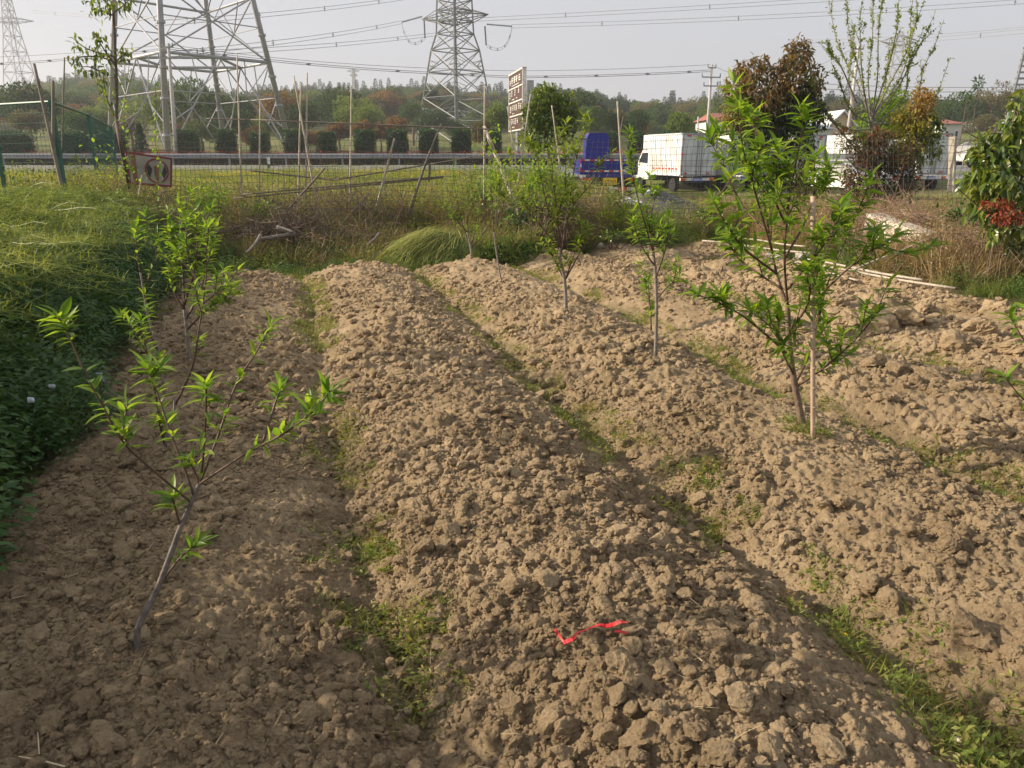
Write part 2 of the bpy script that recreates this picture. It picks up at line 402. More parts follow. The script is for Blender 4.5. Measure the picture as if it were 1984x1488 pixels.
# fine soil sheet
NRR, NCC = 760, 930
rs = np.geomspace(1.15, 16.6, NRR); ts = np.linspace(rad(-54), rad(54), NCC)
Rg, Tg = np.meshgrid(rs, ts, indexing='ij'); X = Rg*np.sin(Tg); Y = Rg*np.cos(Tg)
def soil_mask(x, y):
    u, v = uv(x, y); e = fbm(x, y, 1.1, 3, 77)*.5
    return ss(-1.6, -1.25, u+e*.25)*(1-ss(7.3, 7.9, u+e))*(1-ss(10.9, 11.7, v+e*.6-.9*ss(3, 5, u)))
def micro(x, y, lod=True):
    """clods and crumbs pressed into the surface"""
    u, v = uv(x, y)
    rough = .15+.85*ss(.3, .58, vn(x/.55, y/.55, 61)*.6+vn(x/1.6, y/1.6, 62)*.4)
    _, fr = row_h(u, v); rough = rough*(.6+.4*ss(.12, .5, fr))
    wx = x+.03*fbm(x, y, .12, 2, 50); wy = y+.03*fbm(x, y, .12, 2, 51)
    h = fbm(x, y, .55, 3, 21)*.045
    h = h+bumps(wx, wy, .15, 100, .35, .38)*rough
    h = np.maximum(h, h*.3+0)+bumps(wx+3, wy, .075, 200, .55, .6)*rough*.7
    h = h+bumps(x, y+5, .036, 300, .8, .85)*(.35+.65*rough)
    h = h-np.abs(fbm(wx, wy, .14, 3, 31))*.014*rough
    h = h+bumps(wx+.1*fbm(x, y, .4, 2, 8), wy, .55, 700, .6, .38)*ss(5.0, 6.2, u)*(1-ss(6.9, 7.4, u))
    h = h+bumps(x+1, y, .018, 400, .85, .8)*.9
    h = h+fbm(x, y, .024, 2, 33)*.008
    return h
Mk = soil_mask(X, Y)
Z = gz(X, Y)+micro(X, Y)*(.3+.7*Mk)
U, Vv = uv(X, Y)
moss = (1-ss(.1, .55, row_h(U, Vv)[1]))*ss(.42, .6, vn(X/.35, Y/.35, 88))*.5
lit = np.clip(1-Mk+moss, 0, 1)
s_ = place('soil', np.stack([X, Y, Z], -1).reshape(-1, 3), grid_faces(NRR, NCC)[:, ::-1], SOIL, None, True, {'litter': lit.ravel()}, origin=(0, 0, 0)); setp(s_, kind='structure')
def SZ(x, y): return gz(x, y)+micro(x, y)*(.3+.7*soil_mask(x, y))
def SG(x, y): return float(SZ(np.array([x]), np.array([y]))[0])
# ---------------------------------------------------------------- scattering through geometry nodes
def gn_scatter(name, protos, pts, rot, scl, idx, label=None, cat=None, parent=None, kind='stuff'):
    col = bpy.data.collections.new(name+' kinds')
    for p in protos: col.objects.link(p)
    me = bpy.data.meshes.new(name); me.vertices.add(len(pts)); me.vertices.foreach_set('co', np.asarray(pts, np.float32).ravel())
    for k, a, t in (('rot', rot, 'FLOAT_VECTOR'), ('scl', scl, 'FLOAT_VECTOR'), ('idx', idx, 'INT')):
        at = me.attributes.new(k, t, 'POINT')
        at.data.foreach_set('value' if t == 'INT' else 'vector', np.asarray(a, np.int32 if t == 'INT' else np.float32).ravel())
    o = add(name, me, parent); WL[o.name] = Vector((0, 0, 0))
    ng = bpy.data.node_groups.new(name, 'GeometryNodeTree')
    ng.interface.new_socket('Geometry', in_out='INPUT', socket_type='NodeSocketGeometry')
    ng.interface.new_socket('Geometry', in_out='OUTPUT', socket_type='NodeSocketGeometry')
    gi = ng.nodes.new('NodeGroupInput'); go = ng.nodes.new('NodeGroupOutput')
    ip = ng.nodes.new('GeometryNodeInstanceOnPoints'); ci = ng.nodes.new('GeometryNodeCollectionInfo')
    ci.inputs['Collection'].default_value = col; ci.inputs['Separate Children'].default_value = True; ci.inputs['Reset Children'].default_value = True
    def na(k, t):
        n = ng.nodes.new('GeometryNodeInputNamedAttribute'); n.data_type = t; n.inputs['Name'].default_value = k; return n.outputs['Attribute']
    e2r = ng.nodes.new('FunctionNodeEulerToRotation')
    L = ng.links.new
    L(gi.outputs[0], ip.inputs['Points']); L(ci.outputs[0], ip.inputs['Instance']); ip.inputs['Pick Instance'].default_value = True
    L(na('idx', 'INT'), ip.inputs['Instance Index']); L(na('rot', 'FLOAT_VECTOR'), e2r.inputs[0]); L(e2r.outputs[0], ip.inputs['Rotation'])
    L(na('scl', 'FLOAT_VECTOR'), ip.inputs['Scale']); L(ip.outputs[0], go.inputs[0])
    o.modifiers.new('scatter', 'NODES').node_group = ng
    return setp(o, label, cat, None, kind)
# ---------------------------------------------------------------- clods
def icosphere(sub):
    t = (1+5**.5)/2
    V = [(-1,t,0),(1,t,0),(-1,-t,0),(1,-t,0),(0,-1,t),(0,1,t),(0,-1,-t),(0,1,-t),(t,0,-1),(t,0,1),(-t,0,-1),(-t,0,1)]
    V = [np.array(v)/np.linalg.norm(v) for v in V]
    F = [(0,11,5),(0,5,1),(0,1,7),(0,7,10),(0,10,11),(1,5,9),(5,11,4),(11,10,2),(10,7,6),(7,1,8),(3,9,4),(3,4,2),(3,2,6),(3,6,8),(3,8,9),(4,9,5),(2,4,11),(6,2,10),(8,6,7),(9,8,1)]
    for _ in range(sub):
        c = {}; nf = []
        def mid(a, b):
            k = (min(a, b), max(a, b))
            if k not in c:
                v = V[a]+V[b]; V.append(v/np.linalg.norm(v)); c[k] = len(V)-1
            return c[k]
        for a, b, d in F:
            ab, bd, da = mid(a, b), mid(b, d), mid(d, a); nf += [(a,ab,da),(b,bd,ab),(d,da,bd),(ab,bd,da)]
        F = nf
    return np.array(V), np.array(F)
def clod_mesh(seed, sub, name='clod'):
    V, Fc = icosphere(sub); r = np.random.default_rng(seed)
    d = np.ones(len(V))
    for k in range(9):                 # flat broken faces
        n = r.normal(size=3); n /= np.linalg.norm(n); lim = r.uniform(.55, .9)
        p = (V@n)*d; d = np.where(p > lim, d*(lim+(p-lim)*.15)/np.maximum(p, 1e-6), d)
    def n3(v, s, sd): return (vn(v[:, 0]*s+v[:, 2]*s*.7, v[:, 1]*s-v[:, 2]*s*.6, sd)+vn(v[:, 2]*s+7, v[:, 0]*s+v[:, 1]*.5*s, sd+1))-1
    d = d*(1+.28*n3(V, 1.4, seed)+.16*n3(V, 3.2, seed+5)+(1.6 if name == 'clod' else 1)*(.10*n3(V, 7, seed+9)-.07*np.abs(n3(V, 13, seed+19)) if sub > 2 else 0))
    W = V*d[:, None]*np.array([1, r.uniform(.7, 1), r.uniform(.55, .8)])
    return mesh_np(name, W*.5, Fc, SOIL, sub < 3 and False)
hi = [clod_mesh(10+k, 3) for k in range(14)]
lo = [clod_mesh(60+k, 2, 'crumb') for k in range(8)]
mid_ = [clod_mesh(90+k, 3, 'crumb') for k in range(10)]
def field_pts(n, r0, r1, rg, half=rad(50)):
    r = np.sqrt(rg.uniform(r0*r0, r1*r1, n)); t = rg.uniform(-half, half, n); x, y = r*np.sin(t), r*np.cos(t)
    u, v = uv(x, y); fr = row_h(u, v)[1]
    m = soil_mask(x, y)*(.4+.6*ss(.1, .55, fr)); cl = .12+.88*ss(.35, .6, vn(x/.5, y/.5, 61)*.6+vn(x/1.6, y/1.6, 62)*.4)
    k = rg.random(n) < m*cl
    return x[k], y[k]
P_, Rr, Sc, Ix = [], [], [], []
def addcl(x, y, size, rg, lo_i, n_i, sink=.25):
    z = SZ(x, y)+size*(.33-sink); k = len(x)
    P_.append(np.stack([x, y, z], 1)); Rr.append(rg.uniform(-.5, .5, (k, 3))*[1, 1, 12.6]); Sc.append(size[:, None]*rg.uniform(.8, 1.2, (k, 3)))
    Ix.append(rg.integers(lo_i, lo_i+n_i, k))
def psize(n, a, b, p, rg):  # power law between a and b
    q = rg.random(n); return (a**(1-p)+q*(b**(1-p)-a**(1-p)))**(1/(1-p))
x, y = field_pts(42000, 1.4, 5, rng); addcl(x, y, psize(len(x), .014, .095, 3.2, rng), rng, 0, 10)
x, y = field_pts(110000, 1.4, 4.6, rng); addcl(x, y, psize(len(x), .006, .02, 1.8, rng), rng, 10, 8)
x, y = field_pts(60000, 4.3, 14, rng); addcl(x, y, psize(len(x), .02, .10, 2.8, rng), rng, 10, 8)
x, y = field_pts(14000, 4.5, 14, rng); addcl(x, y, psize(len(x), .05, .12, 2.4, rng), rng, 0, 10)
protos = [bpy.data.objects.new('clod_kind', m) for m in mid_+lo]
for i, p in enumerate(protos): p.name = 'clod_kind_%02d' % i
clods = gn_scatter('soil_clods', protos, np.concatenate(P_), np.concatenate(Rr), np.concatenate(Sc), np.concatenate(Ix), parent=s_)
# the large clods, each a piece of its own
big = [(1665,1160,70),(1885,1255,85),(1720,1205,58),(1285,1165,52),(1325,1180,34),(1620,600,52),(1700,650,60),(1850,690,70),(1960,700,60),(1790,620,55),(1590,1000,40),(1530,1340,44),(1200,1340,30),(590,1410,60),(545,1450,48),(470,1400,40),(120,1290,40),(80,1270,36),(325,1245,40),(585,1180,40),(365,1325,36),(340,1330,44),(430,1290,38),(790,1440,44),(745,1240,36),(880,1240,40),(960,1000,34),(620,960,36),(590,1010,30),(655,935,30),(1095,1445,52),(1240,1480,70),(1130,1405,34),(1060,1390,32),(1490,1010,34),(1440,1000,36),(1390,750,26),(1470,770,26),(1230,1220,34),(1010,1300,26),(540,1040,30),(420,1190,26),(250,1190,24),(1940,850,40),(1870,920,34),(1760,1060,30),(1650,1040,30),(1910,1040,34),(1800,1130,36),(1960,1300,46),(1830,1330,40),(1640,640,60),(1760,640,66),(1900,660,70),(1800,740,50),(1690,720,44),(1930,620,60),(1560,560,36),(1330,520,26),(1420,540,28),(1860,610,50),(1540,1235,34),(1480,1180,30),(1375,1235,30),(940,1170,26),(860,1110,26),(700,1380,40),(650,1440,44),(850,1380,38),(1440,1300,34),(1700,780,26),(1600,730,22),(1500,690,20),(1240,760,18),(1180,700,16),(900,610,14),(860,560,12)]
r2 = np.random.default_rng(3); nb = 0
for px, py, wpx in big:
    p = PG(px, py-wpx*.1); d = math.hypot(p.x, p.y, CAMH-p.z); s = wpx*d/1500*1.05
    o = add('clod', hi[nb % 14], s_, (p.x, p.y, SG(p.x, p.y)+s*.10)); o.rotation_euler = (r2.uniform(-.4, .4), r2.uniform(-.4, .4), r2.uniform(0, 6.3)); o.scale = (s, s, s); nb += 1
x, y = field_pts(2600, 1.5, 6.5, r2); k = 0
for i in range(len(x)):
    if k >= 232: break
    s = float(psize(1, .055, .115, 2.6, r2)[0]); d = math.hypot(x[i], y[i], 1.5)
    if s/d*1500 < 20: continue
    o = add('clod', hi[k % 14], s_, (x[i], y[i], SG(x[i], y[i])+s*.12)); o.rotation_euler = (r2.uniform(-.5, .5), r2.uniform(-.5, .5), r2.uniform(0, 6.3)); o.scale = (s*r2.uniform(.85, 1.2), s, s*r2.uniform(.8, 1)); k += 1
# straw on the soil
x, y = field_pts(11000, 1.4, 12.5, rng); k = len(x)
tp = np.array([(-.5, -.012, 0), (.0, -.014, .03), (.5, -.01, 0), (.5, .01, 0), (0, .014, .03), (-.5, .012, 0)]); tq = (tp, np.array([(0, 1, 4, 5), (1, 2, 3, 4)]), np.zeros((0, 3), int))
ln = rng.uniform(.02, .11, k)*np.where(rng.random(k) < .08, 1.8, 1)
V, F, rv = scatter_mesh(tq, np.stack([x, y, SZ(x, y)+.006], 1), zrot(k, rng, .3), ln, rng)
o = place('straw_scraps', V, F, leafmat('straw', [(.22, .15, .08), (.42, .32, .18), (.6, .5, .32)], .15), None, attrs={'rnd': rv}); setp(o, 'dry straw and root scraps strewn over the dug soil', 'straw', kind='stuff')
# ================================================================ plant pieces for scattering
def proto(name, V, F, mat, rv): 
    me = mesh_np(name, V, F, mat, False, {'rnd': rv}); return bpy.data.objects.new(name, me)
def tuft(nb_, h, wid, bend, spread, mat, name, seed, tilt=.35):
    r = np.random.default_rng(seed); pts = np.zeros((nb_, 3)); a = r.uniform(0, 6.28, nb_); q = spread*np.sqrt(r.random(nb_))
    pts[:, 0] = q*np.cos(a); pts[:, 1] = q*np.sin(a)
    V, F, rv = scatter_mesh(blade_tpl(3, wid/h, bend), pts, zrot(nb_, r, tilt), h*r.uniform(.5, 1.1, nb_), r)
    return proto(name, V, F, mat, rv)
def leafy(nl, R, H, ls, mat, name, seed, tpl=None, stems=0, droop=0):
    r = np.random.default_rng(seed); a = r.uniform(0, 6.28, nl); q = R*np.sqrt(r.random(nl)); zz = H*r.random(nl)**.7*(1-.45*(q/R)**2)
    pts = np.stack([q*np.cos(a), q*np.sin(a), zz], 1); b = a+r.normal(0, .9, nl)
    D = np.stack([np.cos(b), np.sin(b), r.normal(.15-droop, .35, nl)], 1)
    V, F, rv = scatter_mesh(tpl or leaf_tpl(3, .5, .25, .25), pts, frames(D, r), ls*r.uniform(.6, 1.25, nl), r)
    return proto(name, V, F, mat, rv)
def region(n, cond, x0, x1, y0, y1, rg):
    x = rg.uniform(x0, x1, n); y = rg.uniform(y0, y1, n); k = cond(x, y); return x[k], y[k]
def put(name, protos, x, y, s0, s1, rg, label, cat, tilt=.15, dz=0, zs=None):
    k = len(x); s = rg.uniform(s0, s1, k)[:, None]*np.ones((k, 3))
    if zs is not None: s[:, 2] *= zs
    z = gz(x, y)+dz
    return gn_scatter(name, protos, np.stack([x, y, z], 1), np.stack([rg.normal(0, tilt, k), rg.normal(0, tilt, k), rg.uniform(0, 6.28, k)], 1), s, rg.integers(0, len(protos), k), label, cat)
# --- bank on the left: leafy mass with fallen rape stalks on top
bank_leaf = [leafy(150, .17, .40, .034, M_BANK, 'bank_weed_%d' % k, 300+k) for k in range(4)]
bank_gr = [tuft(26, .40, .007, .9, .10, M_GRASS, 'bank_grass_%d' % k, 320+k) for k in range(2)]
def bank_c(x, y):
    u, v = uv(x, y); e = fbm(x, y, .8, 2, 91)*.3
    return (u+e < -1.45) & (u > -6.5) & (v > -2.5) & (v < 13.8)
x, y = region(19000, bank_c, -11, 1, -3, 13.5, rng)
put('bank_undergrowth', bank_leaf, x, y, .8, 1.5, rng, 'dense dark green leafy undergrowth covering the bank left of the soil', 'undergrowth', .25)
x2, y2 = region(1300, bank_c, -11, 1, -3, 13.5, rng)
x9 = rng.uniform(-4.8, -2.1, 260); y9 = rng.uniform(1.2, 4.2, 260); k9 = (x9/y9 < -.95) & (vn(x9/.7, y9/.7, 55) > .66) & bank_c(x9, y9); x9, y9 = x9[k9], y9[k9]
put('added_shade_weeds', [leafy(120, .35, 1.0, .08, M_BANK, 'shade_weed_%d' % k, 600+k) for k in range(2)], x9, y9, .7, 1.15, rng, 'unseen leafy weeds added past the left edge to shade the soil', 'weeds', .12)  # clumps outside the view, added to dapple the lower left soil with shade
put('bank_grass', bank_gr, x2, y2, .7, 1.3, rng, 'long grass blades growing through the undergrowth on the left bank', 'grass', .3, .05)
def rape_arc(seed, n=14):
    """limp stalks with thin pods bending one way"""
    r = np.random.default_rng(seed); parts = []; mb = MB()
    for i in range(n):
        L = r.uniform(.5, .9); a = r.normal(0, .5); bx = r.normal(0, .08); by = r.normal(0, .08)
        pts = [Vector((bx+L*t*math.cos(a)*(.3+.8*t), by+L*t*math.sin(a)*(.3+.8*t), .10+L*(.62*t-.62*t*t)+.04*math.sin(7*t+i))) for t in np.linspace(0, 1, 7)]
        mb.tube(pts, [.004, .004, .0035, .003, .003, .002, .001], 3, False)
        k = 16; tt = r.uniform(.45, 1, k); pp = np.array([tuple(pts[min(5, int(q*6))].lerp(pts[min(6, int(q*6)+1)], q*6 % 1)) for q in tt])
        D = r.normal(0, .6, (k, 3))+[.7*math.cos(a), .7*math.sin(a), .35]
        parts.append(scatter_mesh((np.array([(0, -.03, 0), (1, -.015, 0), (1, .015, .0), (0, .03, 0)]), np.array([(0, 1, 2, 3)]), np.zeros((0, 3), int)), pp, frames(D, r), r.uniform(.04, .075, k), r))
    V, F, rv = merge(parts); V0 = np.concatenate(mb.V); n0 = len(V0)
    return proto('rape_stalks_%d' % seed, np.concatenate([V0, V]), [np.concatenate([np.array(mb.Q), F[0]+n0])], M_RAPE, np.concatenate([np.full(n0, .4), rv]))
rp = [rape_arc(k) for k in (1, 2, 3)]
def rape_c(x, y):
    u, v = uv(x, y); return (u < -2.0+fbm(x, y, 1, 2, 92)*.4) & (u > -6) & (v > 3.6) & (v < 13.8) & (vn(x/1.3, y/1.3, 93) > .25)
x, y = region(2300, rape_c, -11, 0, 2, 14, rng); k = len(x)
gn_scatter('fallen_rape_stalks', rp, np.stack([x, y, gz(x, y)+.22+rng.uniform(0, .1, k)], 1), np.stack([rng.normal(0, .15, k), rng.normal(0, .15, k), rng.normal(-.3, 1.0, k)], 1), rng.uniform(.6, 1.1, k)[:, None]*np.ones((k, 3)), rng.integers(0, 3, k), 'pale green rape stalks with thin pods flopped over the left bank', 'rapeseed')
yf = [leafy(16, .12, .25, .022, M_YEL, 'yellow_blossom', 5, QUADLEAF)]
x, y = region(500, lambda x, y: rape_c(x, y) & (vn(x/.5, y/.5, 94) > .8), -11, 0, 2, 14, rng)
put('bank_blossoms', yf, x, y, .6, 1.0, rng, 'small yellow blossoms dotted over the left bank', 'blossoms', dz=.3)
# --- furrow weeds
wd = [leafy(22, .055, .035, .022, M_WEED, 'furrow_weed_%d' % k, 340+k, leaf_tpl(2, .45, .2, .2)) for k in range(4)]
wg = [tuft(16, .07, .004, .9, .03, M_WEED, 'furrow_grass_%d' % k, 350+k, .6) for k in range(2)]
def fur_c(x, y):
    u, v = uv(x, y); fr = row_h(u, v)[1]
    return (soil_mask(x, y) > .5) & (fr < .5) & (u > -.3) & (vn(x/.33, y/.33, 88)*.6+vn(x/.9, y/.9, 89)*.4+np.where(u > 1.2, .04, 0) > .50)
x, y = region(110000, fur_c, -6, 8, 1, 13, rng)
k = len(x); put('furrow_weeds', wd+wg, x, y, .45, 1.25, rng, 'low green and reddish weeds creeping along the furrows', 'weeds', .3)
def patch(name, px, py, R, n, label, protos_, s0=.7, s1=1.3):
    c = PG(px, py); q = R*np.sqrt(rng.random(n)); a = rng.uniform(0, 6.28, n); x = c.x+q*np.cos(a)*.8; y = c.y+q*np.sin(a)*1.2
    return put(name, protos_, x, y, s0, s1, rng, label, 'weeds', .25)
patch('weed_patch', 1370, 930, .11, 22, 'dark feathery weed clump on the soil right of centre', [leafy(40, .06, .07, .022, M_WEED, 'dark_weed', 6)])
patch('weed_patch', 745, 1085, .13, 40, 'green and orange weed patch beside the left furrow, nearest the crest', wd, .6, 1.3)
patch('weed_patch', 790, 1250, .15, 34, 'green weed patch lower down beside the left furrow', wd, .6, 1.3)
patch('weed_patch', 1850, 1440, .22, 80, 'mossy green weed mat at the bottom right corner', wd+wg, .9, 1.6)
patch('weed_patch', 1560, 835, .13, 60, 'pale weeds around the foot of the large sapling', wd+wg, .7, 1.2)
# --- grassy strip round the field, meadow beyond the wire fence
mg = [tuft(40, .30, .007, .5, .12, M_GRASS, 'meadow_tuft_%d' % k, 360+k) for k in range(4)]
mr = [leafy(90, .2, .55, .05, M_RAPE, 'pale_herb', 378, NARROW), tuft(40, .42, .006, .5, .14, M_DRY, 'pale_tuft', 379)]
ms = [leafy(90, .18, .6, .05, M_GRASS, 'meadow_herb_%d' % k, 370+k, NARROW) for k in range(3)]
fl = [leafy(26, .16, .25, .045, M_YEL, 'rape_blossom_%d' % k, 380+k, QUADLEAF) for k in range(2)]
def strip_c(x, y):
    u, v = uv(x, y); return (soil_mask(x, y) < .35) & (u > -1.2) & (y < 15)
x, y = region(15000, strip_c, -6, 12, 5, 15, rng)
put('strip_grass', mg+ms+wd+bank_leaf, x, y, .35, .85, rng, 'short green grass edging the far and right sides of the field', 'grass', .3)
def mead_c(x, y): return (np.abs(x/y) < .85) & (y > 14.2) & ((x < 3+.0*y) | (y < 19))
x, y = region(16000, mead_c, -30, 14, 14, 43, rng)
put('meadow_grass', mg+ms+mr, x, y, .7, 1.5, rng, 'tall bright meadow grass between wire fence and road', 'meadow', .2)
def flo_c(x, y): return mead_c(x, y) & (vn(x/4, y/3, 95) > .45) & (x < 4) & (y < 38)
x, y = region(2600, flo_c, -24, 6, 16, 38, rng)
put('meadow_blossoms', fl, x, y, .5, 1.0, rng, 'yellow rape blossoms scattered through the meadow before the road', 'blossoms', dz=.35)
# ================================================================ road, rail, median planting
def rnear(x): return .70-.30*float(ss(-25, 4, np.array([x]))[0])
xs = np.arange(-90, 92, 3.0); V = []
for x in xs:
    for t in (0, .5, 1): V.append((x, 44+12*t, rnear(x)+(1.0-rnear(x))*t+.06))
for x in xs: V.append((x, 43.9, rnear(x)-.4))
n = len(xs); Q = [(3*i+j, 3*i+3+j, 3*i+4+j, 3*i+1+j) for i in range(n-1) for j in (0, 1)]+[(3*n+i, 3*n+i+1, 3*i+3, 3*i) for i in range(n-1)]
o = place('road', V, np.array(Q), M_ASPH, None, origin=(0, 44, .5)); setp(o, kind='structure')
mb = MB()
for tt, dash in ((.06, 0), (.36, 1), (.66, 1), (.94, 0)):
    for i, x in enumerate(np.arange(-88, 88, 3.0)):
        if dash and i % 4 > 1: continue
        a = [(x, 44+12*tt), (x+3, 44+12*tt), (x+3, 44+12*tt+.16), (x, 44+12*tt+.16)]
        mb.arr([(q, r_, rnear(x if q == x else x+3)+(1-rnear(x if q == x else x+3))*(r_-44)/12+.065) for q, r_ in a], [(0, 1, 2, 3)])
mk = mb.build('lane_markings', simple('road_paint', (.6, .6, .58), .7, var=.2), o)
RL = Vector((0, 57, 1.0))
rail = thing('guardrail', 'long grey steel guardrail along the far side of the road', 'guardrail', RL)
mb = MB(); ZR = 1.62
for xx in (0,):
    prof = [(-.03, .17), (.04, .12), (.04, .06), (-.03, .0), (.04, -.06), (.04, -.12), (-.03, -.17)]
    V = [(x, 57-.1-a, ZR+.05+b) for x in (-90, 90) for a, b in prof]
    mb.arr(V, [(i, i+1, i+8, i+7) for i in range(6)])
mb.build('rail', M_STEEL, rail)
for x in np.arange(-44, 46, 4.0):
    mb = MB(); mb.box((x, 57.05, 1.35), (.11, .11, .95)); mb.build('post', M_STEEL, rail)
# low rail on the near side seen between the trucks is the same line; hedge behind it
r3 = np.random.default_rng(5)
def cloud(cx, cy, cz, sx, sy, sz, n, ls, rg, tpl=QUADLEAF, shell=.75, box=False, up=.2):
    """leaves through an ellipsoid or box crown"""
    if box:
        p = rg.uniform(-1, 1, (n, 3)); ax = rg.integers(0, 3, n); sg = np.where(rg.random(n) < .5, -1, 1)
        m = rg.random(n) < .7; p[np.arange(n)[m], ax[m]] = sg[m]*rg.uniform(.85, 1.03, m.sum())
        nrm = p.copy()
    else:
        d = rg.normal(size=(n, 3)); d /= np.linalg.norm(d, axis=1, keepdims=True)
        p = d*(shell+(1-shell)*rg.random((n, 1)))*np.where(rg.random((n, 1)) < .25, rg.random((n, 1)), 1); nrm = d
    pts = p*[sx, sy, sz]+[cx, cy, cz]
    D = nrm*.6+rg.normal(0, .6, (n, 3)); D[:, 2] += up
    return scatter_mesh(tpl, pts, frames(D, rg, 1.2), ls*rg.uniform(.6, 1.3, n), rg)
n = 26000; pts = np.stack([r3.uniform(-42, 48, n), 58+r3.uniform(-.45, .45, n), 1.0+1.0*r3.random(n)**.6], 1)
V, F, rv = scatter_mesh(QUADLEAF, pts, frames(r3.normal(0, 1, (n, 3)), r3), r3.uniform(.08, .16, n), r3)
rv = np.where(np.repeat(pts[:, 2] > 1.70+.06*vn(pts[:, 0]/.8, pts[:, 0]*0, 4), 4), .35+.65*rv, .28*rv)
M_HEDGE = leafmat('hedge_leaf', [(.045, .022, .02), (.09, .03, .025), (.42, .06, .05), (.55, .10, .06)], .25)
o = place('median_hedge', V, F, M_HEDGE, attrs={'rnd': rv}); setp(o, 'long low hedge with a trimmed band of red new leaves behind the guardrail', 'hedge', kind='stuff')
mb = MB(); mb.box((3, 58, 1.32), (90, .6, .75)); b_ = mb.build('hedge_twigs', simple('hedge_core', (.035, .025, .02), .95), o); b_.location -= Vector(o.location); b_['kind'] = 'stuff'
b_.location = (0, 0, 0)
shr = [(-30,60,'b'),(30,60,'b'),(145,58,'b'),(218,56,'b'),(275,36,'c'),(367,40,'a'),(440,36,'a'),(503,32,'d'),(573,40,'a'),(634,30,'d'),(707,38,'a'),(772,38,'a'),(831,36,'a'),(893,37,'a'),(957,30,'a'),(1183,34,'e'),(1236,36,'e'),(1290,34,'e'),(1345,36,'e')]
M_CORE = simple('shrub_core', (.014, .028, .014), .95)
LABS = {-30: 'broad dark clipped shrub behind the green fence at the left edge', 30: 'broad dark shrub seen through the left part of the green fence', 145: 'dark shrub behind the green fence, right of its corner post', 218: 'dark shrub behind the green fence end near the slim tree', 275: 'pointed dark conifer shrub just above the red bordered board', 367: 'clipped shrub directly below the concrete pole, right of the board', 440: 'clipped shrub below the second tower leg from the right', 503: 'narrow dark shrub left of the tower leg on the far right', 573: 'wide bushy clipped shrub at the foot of the right tower leg', 634: 'narrowest dark shrub between two wider clipped ones', 707: 'clipped shrub just right of the tall thin bamboo pole', 772: 'clipped shrub left of the lattice pylon base', 831: 'clipped shrub at the left feet of the lattice pylon', 893: 'clipped shrub under the middle of the lattice pylon', 957: 'small clipped shrub just left of the brown sign', 1183: 'dark round-topped shrub right beside the blue truck cab', 1236: 'round-topped shrub in front of the white truck, beyond the fence poles', 1290: 'round-topped shrub peeking over the first white truck roof', 1345: 'round-topped shrub behind the roof of the first white truck, further right'}
for px, wpx, kd in shr:
    Ys = 58.6; p = P(px, 292, Ys); hw = wpx*Ys/1500/2/1.03; top = P(px, 253+(5 if kd == 'd' else 0)+(3 if px < 250 else 0)-(12 if kd == 'c' else 0), Ys).z; zb = 1.25
    t = thing('clipped_shrub', LABS[px], 'shrub', (p.x, Ys, 1.0), 'clipped shrubs standing in the median hedge')
    hz = (top-zb)/2
    if kd == 'c': parts = [cloud(p.x, Ys, zb+hz*2*q, hw*(1.15-q), hw*(1.15-q), .22, 420, .12, r3) for q in np.linspace(.05, .93, 8)]
    elif kd == 'e': parts = [cloud(p.x, Ys, zb+hz*.9, hw*1.1, hw, hz*1.1, 2600, .12, r3, shell=.85)]
    else: parts = [cloud(p.x+r3.normal(0, .03), Ys, zb+hz, hw*r3.uniform(.88, 1), hw*.9, hz, 3400, .13, r3, box=True), cloud(p.x, Ys, zb+hz*1.1, hw*1.05, hw, hz*.93, 1600, .13, r3)]
    V, F, rv = merge(parts); place('foliage', V, F, M_CLIP, t, attrs={'rnd': rv*.5+.2})
    if kd != 'c':
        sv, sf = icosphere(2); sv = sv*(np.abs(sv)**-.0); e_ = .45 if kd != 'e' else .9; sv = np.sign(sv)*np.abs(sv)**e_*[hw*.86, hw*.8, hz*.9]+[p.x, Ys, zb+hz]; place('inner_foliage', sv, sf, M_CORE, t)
    mb = MB(); mb.tube([(p.x, Ys, 1.0), (p.x, Ys, zb+hz)], .05); mb.build('trunk', M_BARK, t)
# delineator post
p = P(523, 345, 44.6); t = thing('delineator_post', 'white roadside marker post with a black band', 'marker post', (p.x, p.y, .6))
mb = MB(); mb.box((p.x, p.y, .75), (.13, .10, .5)); mb.build('post', M_WHITE, t)
mb = MB(); mb.box((p.x, p.y, 1.12), (.132, .102, .24)); mb.build('black_band', M_BLACK, t)
mb = MB(); mb.box((p.x, p.y, 1.43), (.13, .10, .38)); mb.build('top', M_WHITE, t)
# ================================================================ power towers
def bars(segs, r, name, mat, parent, n=4):
    mb = MB()
    for a, b in segs: mb.tube([a, b], r, n)
    return mb.build(name, mat, parent)
def lerp(a, b, t): return a+(b-a)*t
# A: large tubular tower on the left; legs given by foot and a point high up
feet = [P(213, 292, 80), P(325, 292, 70), P(436, 292, 90), P(556, 262, 80)]
tops = [P(223, 0, 77), P(309, 0, 70.5), P(398, 0, 84), P(490, 0, 77)]
tw = thing('transmission_tower', 'huge grey tower with round steel tube legs, upper left', 'power tower', (sum(f.x for f in feet)/4, 80, 1.3), 'power towers')
def leg_at(i, z): a, b = feet[i], tops[i]; return lerp(a, b, (z-a.z)/(b.z-a.z))
for i in range(4):
    a, b = leg_at(i, 1.0), leg_at(i, 26)
    mb = MB(); mb.tube([a, b], [.27, .22], 14)
    lg = mb.build('leg', M_STEEL, tw, True)
    for z in (3.4, 6.4, 8.9, 12.4, 17.5):
        q = leg_at(i, z); mb = MB(); mb.tube([q-Vector((0, 0, .09)), q+Vector((0, 0, .09))], .38, 12); mb.build('flange', M_STEEL, lg)
order = [0, 1, 3, 2]
RZ = [7.05, 10.2, 10.8, 15.3, 22]
